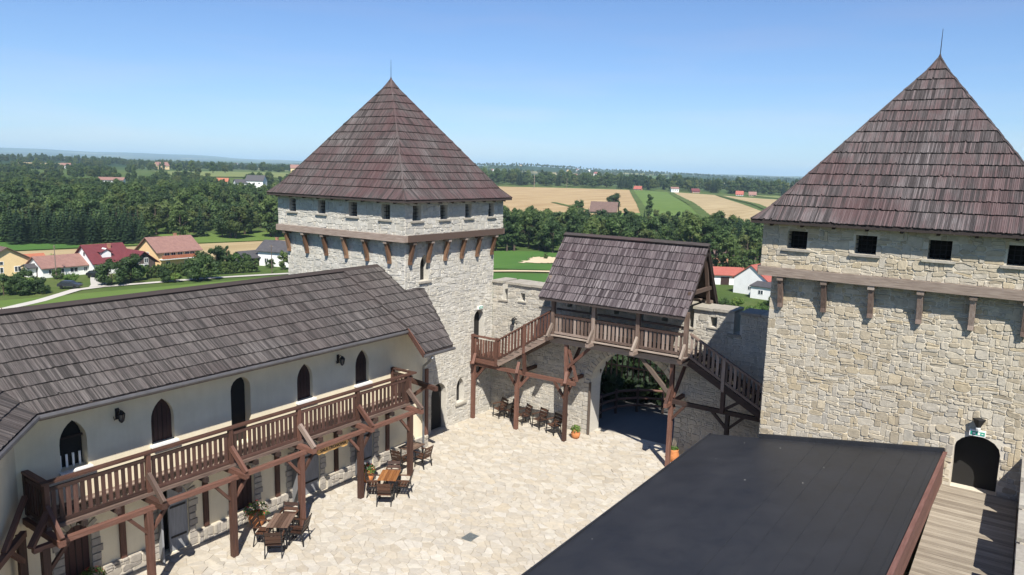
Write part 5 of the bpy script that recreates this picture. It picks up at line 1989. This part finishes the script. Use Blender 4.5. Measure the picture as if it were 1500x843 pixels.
# the row along the village road (front walls face the castle)
house('house', 'peach gabled house with dark brown roof at the end of the village row', -189.5, 68.0, 0, 11, 9, 3.9, 2.6, 'cream', 'brown', wins=[('r', -1.5, 1.7, 1.4, 1.3), ('r', -1.5, 3.2, 1.6, .8), ('r', 2, 1.7, 1.4, 1.3)], ov=.8)
house('outbuilding', 'low outbuilding with bright orange tiled roof beside the peach house', -191.5, 75.6, 90, 5, 5, 2.2, 1.6, 'cream', 'orange')
house('house', 'long low white house with faded pink tile roof', -180.6, 77.2, 90, 10.2, 7.5, 2.4, 2.0, 'white', 'pink',
      wins=[('f', -3.4, 1.4, 1.1, 1.1), ('f', -1.2, 1.4, 1.1, 1.1), ('f', 1.4, 1.4, 1.8, 1.1), ('f', 3.9, 1.4, .8, 1.1), ('l', 0, 2.8, .8, .7)], doors=[('l', 1.8, 1, 2)])
house('porch', 'small flat white porch with dark door beside the long low house', -181.0, 71.9, 90, 2.8, 3.0, 2.3, .5, 'white', 'grey', doors=[('f', .5, 1, 2)])
house('house', 'tall white house with dark red sheet metal roof and dormer', -178.8, 86.0, 90, 8.6, 9.5, 3.0, 3.5, 'white', 'red',
      wins=[('f', -1.3, 1.6, 2.0, 1.2), ('l', -.5, 4.6, 1, 1), ('f', 1.6, 1.6, .9, 1.2)], chim=[(1.0, -1.2)], dormer=(-.9, .9, 2.0, 3.0), ov=.7)
house('house_wing', 'dark gabled balcony wing with red roof on the tall white house', -174.6, 91.0, 0, 9.5, 5.6, 2.9, 2.2, 'darkwood', 'red', wins=[('r', 0, 1.4, 2.2, 1.8), ('r', -1.6, 3.1, 1.0, 1.2), ('r', .6, 3.1, 1.0, 1.2)], ov=.8)
house('house', 'peach two storey house with pink tile roof and long orange balcony', -182.2, 104.4, 90, 11.2, 9.2, 4.0, 3.0, 'peach', 'pink',
      wins=[('f', -3.2, 2.9, 1.4, 1.7), ('f', .3, 2.9, 1.4, 1.4), ('f', 2.2, 2.9, 1.2, 1.4), ('f', 3.6, 2.9, 1.2, 1.4), ('f', -1.5, 2.9, 1.3, 1.7), ('f', -3, .9, 1.2, 1.0), ('f', 2, .9, 1.2, 1.0), ('l', 0, 2.9, 1.2, 1.2)], balcony=(-5.2, 5.6, 2.0), chim=[(2.2, .6)], ov=.8)
house('house', 'white gabled house with dark grey roof next to the pale tower', -160.8, 123.0, 20, 9, 7.5, 4.1, 2.2, 'white', 'grey',
      wins=[('l', -.8, 1.6, 1.1, 1.2), ('l', -.8, 3.5, 1.2, 1.1), ('l', 1.6, 1.6, 1, 1.2), ('l', .6, 5.0, .6, .6), ('f', -2, 1.6, 1.2, 1.2)], chim=[(-1.5, .5)])
house('garage', 'low white garage with dark grey roof beside the white gabled house', -166, 117.0, 90, 6.5, 5.0, 2.4, 1.3, 'white', 'grey', doors=[('f', 0, 2.2, 2)])
house('barn', 'white barn with bright tomato red roof beyond the castle wall', -49.4, 170.0, 80, 12, 8.0, 3.6, 3.0, 'white', 'tomato', wins=[('l', 0, 1.6, .9, .9)], ov=.4, cat='barn')
house('lean_to', 'white lean to with grey sheet roof on the red roofed barn', -45.4, 161.4, -8, 6.6, 4.0, 2.7, .6, 'white', 'grey', wins=[('f', -1.0, 1.6, 1.2, 1.0)], cat='shed', ridge=.9, ov=.3)
house('long_shed', 'long low white shed with dark red roof behind the gatehouse roof', -64, 176, 30, 15, 6, 2.6, 1.3, 'white', 'tomato', cat='shed', doors=[('f', 3, 2, 2)])
house('ruined_shed', 'small unplastered brick shed among the trees behind the barn', -74, 213, 35, 7, 5, 3.4, 1.2, 'brick', 'brown', cat='shed')
house('cottage', 'brown roofed cottage half sunk in the tree belt below the stubble field', -166, 310, 20, 12, 8, 3.2, 4.0, 'cream', 'brown', z=-9.5)
# far houses
def far(px_az, r, label, wall, roof, L=13, D=9, hw=5, hr=3.5, rot=None, up=0.0, name='farmhouse', cat='house'):
    x, y = pol(px_az, r)
    house(name, label, x, y, (px_az * -1 + 35.1 + rnd.uniform(-25, 25)) if rot is None else rot, L, D, hw, hr, wall, roof,
          wins=[('f', -L * .28, hw * .55, 1.5, 1.5), ('f', 0, hw * .55, 1.5, 1.5), ('f', L * .28, hw * .55, 1.5, 1.5)], ov=.6, z=ground(x, y) + up, cat=cat)
far(-19.1, 640, 'large white villa with grey mansard roof standing above the left wood', 'white', 'grey', 14, 10, 5, 4.0, up=2.5)
far(-20.1, 640, 'low grey outbuilding beside the white villa above the wood', 'white', 'grey', 11, 8, 3, 2.4, up=2.5, name='outbuilding', cat='building')
far(-21.4, 700, 'bright orange roof showing above the left wood', 'cream', 'orange', 10, 8, 2, 2.6, up=2)
far(-28.4, 700, 'long pale roofed hall in a gap of the left wood', 'white', 'pink', 19, 10, 2.6, 2.0, up=.5, name='hall', cat='building')
far(-25.3, 1250, 'pale barn with tan roof on the skyline field', 'cream', 'pink', 18, 12, 5, 5, up=2, name='barn', cat='barn')
far(-31.0, 1250, 'white house at the edge of the far stubble strip', 'white', 'pink', 12, 10, 5, 3, up=0)
far(-16.3, 1000, 'pale farmhouse behind the tower roof on the crop field edge', 'cream', 'pink', 14, 10, 6, 4, up=3)
far(9.4, 925, 'red roofed farmhouse at the top of the stubble field', 'brick', 'tomato', 9, 8, 1.5, 3.2, up=0)
far(12.1, 915, 'white twin fronted house at the edge of the ridge wood', 'white', 'pink', 9, 8, 4.2, 1.6, up=0)
far(13.6, 925, 'brown red roof beside the ridge wood', 'brick', 'red', 9, 8, 2, 3, up=0)
far(16.8, 900, 'tomato red roof below the ridge wood', 'white', 'tomato', 8, 8, 1.5, 3.6, up=0)
far(17.7, 905, 'pale pink roofed house below the ridge wood', 'cream', 'pink', 8, 8, 1.5, 3.2, up=0)
k = 0
for i in range(12):
    az = rnd.choice((rnd.uniform(-33, -18), rnd.uniform(-2.5, 6), rnd.uniform(0, 14)))
    r = rnd.uniform(2100, 3300)
    x, y = pol(az, r)
    house('distant_house', 'tiny distant house on the far hillside', x, y, rnd.uniform(0, 180), rnd.uniform(9, 15), rnd.uniform(8, 11), rnd.uniform(4, 6), rnd.uniform(3, 5),
          rnd.choice(('white', 'white', 'cream')), rnd.choice(('pink', 'tomato', 'grey', 'brown')), ov=.5)['group'] = 'distant houses on the far hills'

# ------------------------------------------------------------ cars, poles
def car(x, y, rot, label, col):
    e = thing('parked_car', label, 'car', (x, y, ground(x, y) + .22), local=True, rotz=math.radians(rot))
    mt = mat_plain('car_paint_' + col[0], col[1], .3, var=.05)
    F = Frame((0, 0, 0), (1, 0, 0), (0, 0, 1), (0, 1, 0))
    m = MB()
    m.prism([(-2.1, .35), (2.1, .35), (2.15, .75), (1.2, .95), (-2.0, .98), (-2.15, .7)], F, -.85, .85)
    m.prism([(-1.9, .97), (1.1, .95), (.4, 1.42), (-1.3, 1.45)], F, -.74, .74)
    m.build('body', mt, e)
    m = MB()
    m.prism([(-1.65, 1.0), (.9, 1.0), (.36, 1.36), (-1.2, 1.38)], F, -.76, .76)
    m.build('side_windows', M['glass'], e)
    for sx in (-1.3, 1.3):
        for sy in (-.82, .82):
            MB().tube([(sx, sy - .1, .32), (sx, sy + .1, .32)], .32, 12).build('wheel', M['iron'], e)
car(-169.5, 80.0, 20, 'black car parked before the white house with red roof', ('black', (.015, .015, .017)))
car(-158.8, 69.6, 40, 'dark grey car at the bend of the village road', ('grey', (.03, .033, .04)))
def pole(x, y, h, label, group=None, r=.12, name='utility_pole'):
    e = thing(name, label, 'pole', (x, y, ground(x, y)), group, local=True)
    MB().tube([(0, 0, -.5), (0, 0, h)], [r, r * .7], 7).build('shaft', M['timber_old'], e)
    MB().beam((-.7, 0, h - .4), (.7, 0, h - .4), .1, .1).build('cross_arm', M['timber_old'], e)
pole(-173.6, 73.4, 7.5, 'concrete utility pole before the long low white house')
pole(-149.5, 111.5, 7, 'utility pole by the road near the white gabled house')
x, y = pol(1.5, 860)
pole(x, y, 16, 'tall pale pole at the top of the stubble field', r=.35)
x, y = pol(4.0, 880)
pole(x, y, 12, 'shorter pole before the ridge wood', r=.3)
for i in range(14):
    t = i / 13
    x, y = -150 + 14 * t + 3 * math.sin(t * 5), 50 + 66 * t
    x += 11
    m = MB()
    m.beam((0, 0, -.3), (0, 0, 1.3), .12, .12, up=(0, 1, 0))
    o = m.build('fence_post', M['timber_old'])
    o.location = (x, y, ground(x, y) + .1)
    tag(o, 'short wooden post in the meadow fence below the village road', 'fence post', 'meadow fence posts')

# ------------------------------------------------------------ trees and woods
def spruce_row():
    for i in range(24):
        t = i / 23
        az = -34.6 + t * 7.9
        r = 268 + 4 * math.sin(i * 2.1) + rnd.uniform(-3, 3)
        if i < 6:
            r += 6
        x, y = pol(az, r)
        tree('spruce', x, y, rnd.uniform(.86, 1.06), 'dark spruce in the dense row behind the white houses', 'spruce_tree', group='spruce row behind the village')
spruce_row()
def hedge(pts, label, n):
    P = [Vector(p) for p in pts]
    for i in range(n):
        t = i / (n - 1) * (len(P) - 1)
        k = min(int(t), len(P) - 2)
        p = P[k].lerp(P[k + 1], t - k)
        tree('thuja', p.x + rnd.uniform(-.2, .2), p.y + rnd.uniform(-.2, .2), rnd.uniform(.72, .95), label, 'thuja_bush', 'bush', 'thujas: ' + label)
hedge([(-161.5, 87.5), (-159.3, 95.5)], 'clipped thuja in the hedge below the peach house with balcony', 12)
hedge([(-156.5, 99.5), (-153.8, 110.0)], 'clipped thuja in the hedge running on towards the white gabled house', 13)
V_ = 'village shrubs and garden trees'
for key, x, y, s, lab, nm in (
    ('shrub', -157.0, 77.0, 1.55, 'rounded garden tree beside the driveway fork', 'garden_tree'), ('shrub', -158.0, 81.5, 1.75, 'dense dark garden tree between the red roofed and peach houses', 'garden_tree'),
    ('shrub2', -160.5, 84.0, 1.4, 'smaller garden tree behind the dense one', 'garden_tree'),
    ('shrub', -150.5, 92.5, 1.6, 'grey green willowy tree at the roadside before the hedge', 'garden_tree'), ('shrub', -151.0, 94.5, 1.8, 'spreading willow at the roadside before the hedge', 'garden_tree'),
    ('shrub', -153.5, 87.0, .95, 'single bush at the road edge below the peach house', 'bush'), ('shrub2', -152.2, 88.4, .8, 'fresh green bush at the road edge below the peach house', 'bush'),
    ('shrub', -159.5, 58.0, 1.2, 'big rounded bush by the village road near the peach gabled house', 'bush'), ('shrub', -157.3, 60.0, 1.1, 'second big bush by the village road near the peach gabled house', 'bush'),
    ('shrub2', -160.5, 61.8, 1.1, 'light green bush behind the two big roadside bushes', 'bush'), ('shrub', -163.5, 63.5, 1.2, 'dark bush in front of the orange roofed outbuilding', 'bush'), ('shrub', -156.5, 63.3, .9, 'low bush at the edge of the roadside shrubs', 'bush'),
    ('shrub2', -165.0, 72.6, .85, 'fresh bush before the long low white house', 'bush'), ('shrub', -173.5, 73.8, .7, 'small dark bush at the corner of the long low house', 'bush'),
    ('shrub2', -190, 80, 1.3, 'fruit trees behind the long low white house', 'garden_tree'), ('shrub2', -190, 84, 1.2, 'round tree behind the ridge of the long low house', 'garden_tree'),
    ('shrub', -166.5, 107.5, 1.6, 'leafy tree at the corner of the peach house with balcony', 'garden_tree'), ('poplar', -165.5, 110, .45, 'slim tree at the corner of the peach house', 'garden_tree'),
    ('shrub', -163.5, 114.5, 1.0, 'bush beside the low white garage', 'bush'), ('shrub2', -166.5, 113.0, 1.3, 'small tree beside the low white garage', 'garden_tree'),
    ('thuja', -152.5, 117.2, 1.35, 'column of thuja at the foot of the pale tower wall', 'thuja_bush'), ('thuja', -151.0, 118.4, 1.25, 'second thuja column near the pale tower', 'thuja_bush'), ('shrub', -157.5, 117.0, .7, 'round bush before the white gabled house', 'bush'),
    ('light', -118.5, 186, .24, 'lone sapling at the edge of the sand patch', 'sapling'),
    ('shrub', -42.8, 156.8, .72, 'dark round bush at the corner of the lean to', 'bush'),
    ('broad2', -63, 186, .9, 'tall grey green willow over the red roofed barn', 'garden_tree'), ('light', -57, 183, .98, 'loose willow beside the barn', 'garden_tree'), ('poplar', -68, 190, .95, 'slim willow behind the long shed', 'garden_tree'), ('broad2', -55, 196, 1.05, 'big tree behind the barn roof', 'garden_tree')):
    tree(key, x, y, s, lab, nm, 'bush' if nm in ('bush', 'thuja_bush') else 'tree')
# wild shrubs on the castle's back slope
for i in range(75):
    x, y = rnd.uniform(-52, -32), rnd.uniform(96, 150)
    tree(rnd.choice(('shrub2', 'shrub2', 'shrub')), x, y, rnd.uniform(.4, .8), 'wild yellow green shrub on the bank between the gate wall and the barn', 'wild_shrub', 'shrub', 'wild shrubs on the bank')
# field trees
for az, r, key, s, lab in ((10.3, 425, 'poplar', 1.15, 'tall slim tree rising before the green field'), (10.9, 432, 'broad3', .6, 'low tree at the foot of the tall slim tree'),
        (7.6, 490, 'shrub', 3.2, 'round dark bush alone on the stubble field'), (4.9, 420, 'broad', .95, 'rounded tree at the lower edge of the stubble field'), (7.0, 960, 'broad2', 1.6, 'big rounded tree on the ridge above the stubble field'),
        (19.8, 395, 'broad', .95, 'leafy tree at the low corner of the pale stubble field'), (-23.0, 900, 'broad3', 1.0, 'lone tree standing in the crop field'),
        (-22.0, 1010, 'broad', 1.35, 'cluster tree on the crop field skyline'), (-23.4, 1020, 'broad2', 1.3, 'wide tree of the skyline cluster'), (-21.2, 1015, 'broad3', 1.15, 'right hand tree of the skyline cluster'), (-24.2, 1030, 'broad', 1.1, 'low tree of the skyline cluster')):
    x, y = pol(az, r)
    tree(key, x, y, s, lab, 'field_tree')

def scatter(n, az0, az1, r0, r1, dmin, cond=None):
    out = []
    tries = 0
    cell = {}
    while len(out) < n and tries < n * 12:
        tries += 1
        az = rnd.uniform(az0, az1)
        r = math.sqrt(rnd.uniform(r0 * r0, r1 * r1))
        if cond and not cond(az, r):
            continue
        x, y = pol(az, r)
        c_ = (int(x // dmin), int(y // dmin))
        if c_ in cell:
            continue
        cell[c_] = 1
        out.append((az, r, x, y))
    return out
def left_front(az):
    return 276 + (8 if az < -26.5 else 0) + 5 * math.sin(az * 1.9)
left = scatter(1200, -38, -14, 268, 640, 8.5, lambda az, r: r > left_front(az) and not (-29.2 < az < -27.2 and 560 < r < 690) and not (-21.2 < az < -17.8 and r > 570))
belt = scatter(330, -4, 24, 238, 330, 7.0, lambda az, r: (az < 15 or r > 215))
left.sort(key=lambda q: q[1])
belt.sort(key=lambda q: q[1])
def scale_for(az, r):
    return rnd.uniform(.72, 1.3)
KIND = {'spruce': 'dark pointed spruce', 'poplar': 'slim tall tree', 'light': 'smaller light green tree', 'broad': 'dark round crowned leafy tree', 'broad2': 'tall mid green leafy tree', 'broad3': 'dark upright leafy tree'}
KEYS = ['broad', 'broad2', 'broad3', 'light', 'poplar', 'spruce']
for az, r, x, y in left[:120]:
    k = rnd.choices(KEYS, (5, 4, 5, 3, 1, 1))[0]
    tree(k, x, y, scale_for(az, r), KIND[k] + ' at the front of the big wood behind the village', {'spruce': 'spruce_tree'}.get(k, 'woodland_tree'), group='front trees of the village wood: ' + k)
for az, r, x, y in belt[:110]:
    k = rnd.choices(KEYS, (5, 4, 5, 2, 2, 3))[0]
    tree(k, x, y, rnd.uniform(.85, 1.15) * (1.0 if az < 14 else .95), KIND[k] + ' in the belt of trees behind the gatehouse roof', {'spruce': 'spruce_tree'}.get(k, 'woodland_tree'), group='tree belt behind the gatehouse: ' + k)

def wood_group():
    """instances of the tree crowns on a cloud of points"""
    ng = bpy.data.node_groups.new('wood', 'GeometryNodeTree')
    ng.interface.new_socket('Geometry', in_out='INPUT', socket_type='NodeSocketGeometry')
    ng.interface.new_socket('Geometry', in_out='OUTPUT', socket_type='NodeSocketGeometry')
    N, Lk = ng.nodes, ng.links
    gi, go = N.new('NodeGroupInput'), N.new('NodeGroupOutput')
    inst = N.new('GeometryNodeInstanceOnPoints')
    jn = N.new('GeometryNodeJoinGeometry')
    done = {}
    for o in bpy.data.objects:
        if o.name.startswith('crown') and o.parent and o.parent['category'] == 'tree':
            for k in KEYS:
                if o.data == TREES[k][0] and k not in done:
                    done[k] = o
    order = [k for k in KEYS if k in done]
    for k in reversed(order):
        oi = N.new('GeometryNodeObjectInfo')
        oi.inputs['Object'].default_value = done[k]
        oi.inputs['As Instance'].default_value = True
        Lk.new(oi.outputs['Geometry'], jn.inputs[0])
    def attr(nm, t):
        a = N.new('GeometryNodeInputNamedAttribute')
        a.data_type = t
        a.inputs['Name'].default_value = nm
        return a.outputs[0]
    Lk.new(gi.outputs[0], inst.inputs['Points'])
    Lk.new(jn.outputs[0], inst.inputs['Instance'])
    inst.inputs['Pick Instance'].default_value = True
    Lk.new(attr('idx', 'INT'), inst.inputs['Instance Index'])
    Lk.new(attr('scl', 'FLOAT_VECTOR'), inst.inputs['Scale'])
    Lk.new(attr('rot', 'FLOAT_VECTOR'), inst.inputs['Rotation'])
    Lk.new(inst.outputs[0], go.inputs[0])
    return ng, len(order)
WG, NK = wood_group()
def wood(name, label, pts, weights, smin, smax, sink=.5, fall=None):
    me = bpy.data.meshes.new(name)
    me.from_pydata([(x, y, ground(x, y) - sink) for az, r, x, y in pts], [], [])
    n = len(pts)
    idx = [rnd.choices(range(NK), weights[:NK])[0] for _ in pts]
    a = me.attributes.new('idx', 'INT', 'POINT')
    a.data.foreach_set('value', idx)
    s = []
    for az, r, x, y in pts:
        q = rnd.uniform(smin, smax)
        if fall:          # the wood gets lower up the slope
            q *= 1 - .42 * max(0, min(1, (r - fall[0]) / (fall[1] - fall[0])))
        s += [q * rnd.uniform(.9, 1.15), q * rnd.uniform(.9, 1.15), q]
    a = me.attributes.new('scl', 'FLOAT_VECTOR', 'POINT')
    a.data.foreach_set('vector', s)
    a = me.attributes.new('rot', 'FLOAT_VECTOR', 'POINT')
    a.data.foreach_set('vector', [q for _ in pts for q in (0, 0, rnd.uniform(0, 6.28))])
    o = link(name, me, kind='stuff')
    tag(o, label, 'wood')
    md = o.modifiers.new('wood', 'NODES')
    md.node_group = WG
    return o
wood('village_wood', 'big mixed wood covering the slope behind the village', left[120:], (5, 4, 5, 3, 2, 2), .78, 1.36, fall=(360, 560))
wood('tree_belt', 'far side of the tree belt below the stubble field', belt[110:], (5, 4, 5, 2, 2, 3), .75, 1.0)
ridge = scatter(430, -6, 32, 935, 1130, 9, lambda az, r: r > 935 + max(0, az - 16) * 2)
wood('ridge_wood', 'dark wood along the ridge above the stubble fields', ridge, (5, 4, 5, 1, 1, 5), 1.25, 1.75)
slope = scatter(700, -40, -10, 640, 1180, 10, lambda az, r: math.sin(az * 1.3 + r * .009) + math.sin(r * .017 - az * .8) + .5 * math.sin(az * 4.1) > -.25
                and not (-27 < az < -15.5 and 830 < r < 1170) and not (-21.5 < az < -17.8 and r < 700) and not (-29.3 < az < -27 and r < 720))
wood('slope_wood', 'copses and hedgerow trees on the rising slope above the village wood', slope, (5, 4, 5, 2, 1, 2), .55, .95)
hill = scatter(900, -40, -6, 1180, 2100, 15, lambda az, r: math.sin(az * 1.7 + r * .006) + math.sin(r * .011 - az) > -.35 and not (-34.5 < az < -30 and 1270 < r < 1520))
wood('hill_wood', 'dark woods on the low hills beyond the village wood', hill, (5, 4, 5, 1, 1, 3), .8, 1.25)
farw = scatter(2600, -40, 32, 2100, 4200, 18, lambda az, r: math.sin(az * 1.1 + r * .003) + math.sin(r * .0045 - az * .6) > -.1)
wood('far_woods', 'hazy woods scattered over the far hills', farw, (5, 4, 5, 1, 0, 1), .65, 1.05)

# ------------------------------------------------------------ haze
hz = MB()
hz.box(-33000, 33000, -33000, 33000, -60, 260)
hm = bpy.data.materials.new('haze_air')
hm.use_nodes = True
hn = hm.node_tree
for n_ in list(hn.nodes):
    if n_.type != 'OUTPUT_MATERIAL':
        hn.nodes.remove(n_)
pv = hn.nodes.new('ShaderNodeVolumePrincipled')
pv.inputs['Color'].default_value = (.58, .80, 1.0, 1)
pv.inputs['Density'].default_value = 1.0e-4
pv.inputs['Anisotropy'].default_value = .0
hn.links.new(pv.outputs[0], [n_ for n_ in hn.nodes if n_.type == 'OUTPUT_MATERIAL'][0].inputs['Volume'])
me = hz.mesh('haze', hm)
hzo = link('haze', me, kind='stuff')

for o in bpy.data.objects:
    if '_w' in o:
        del o['_w']
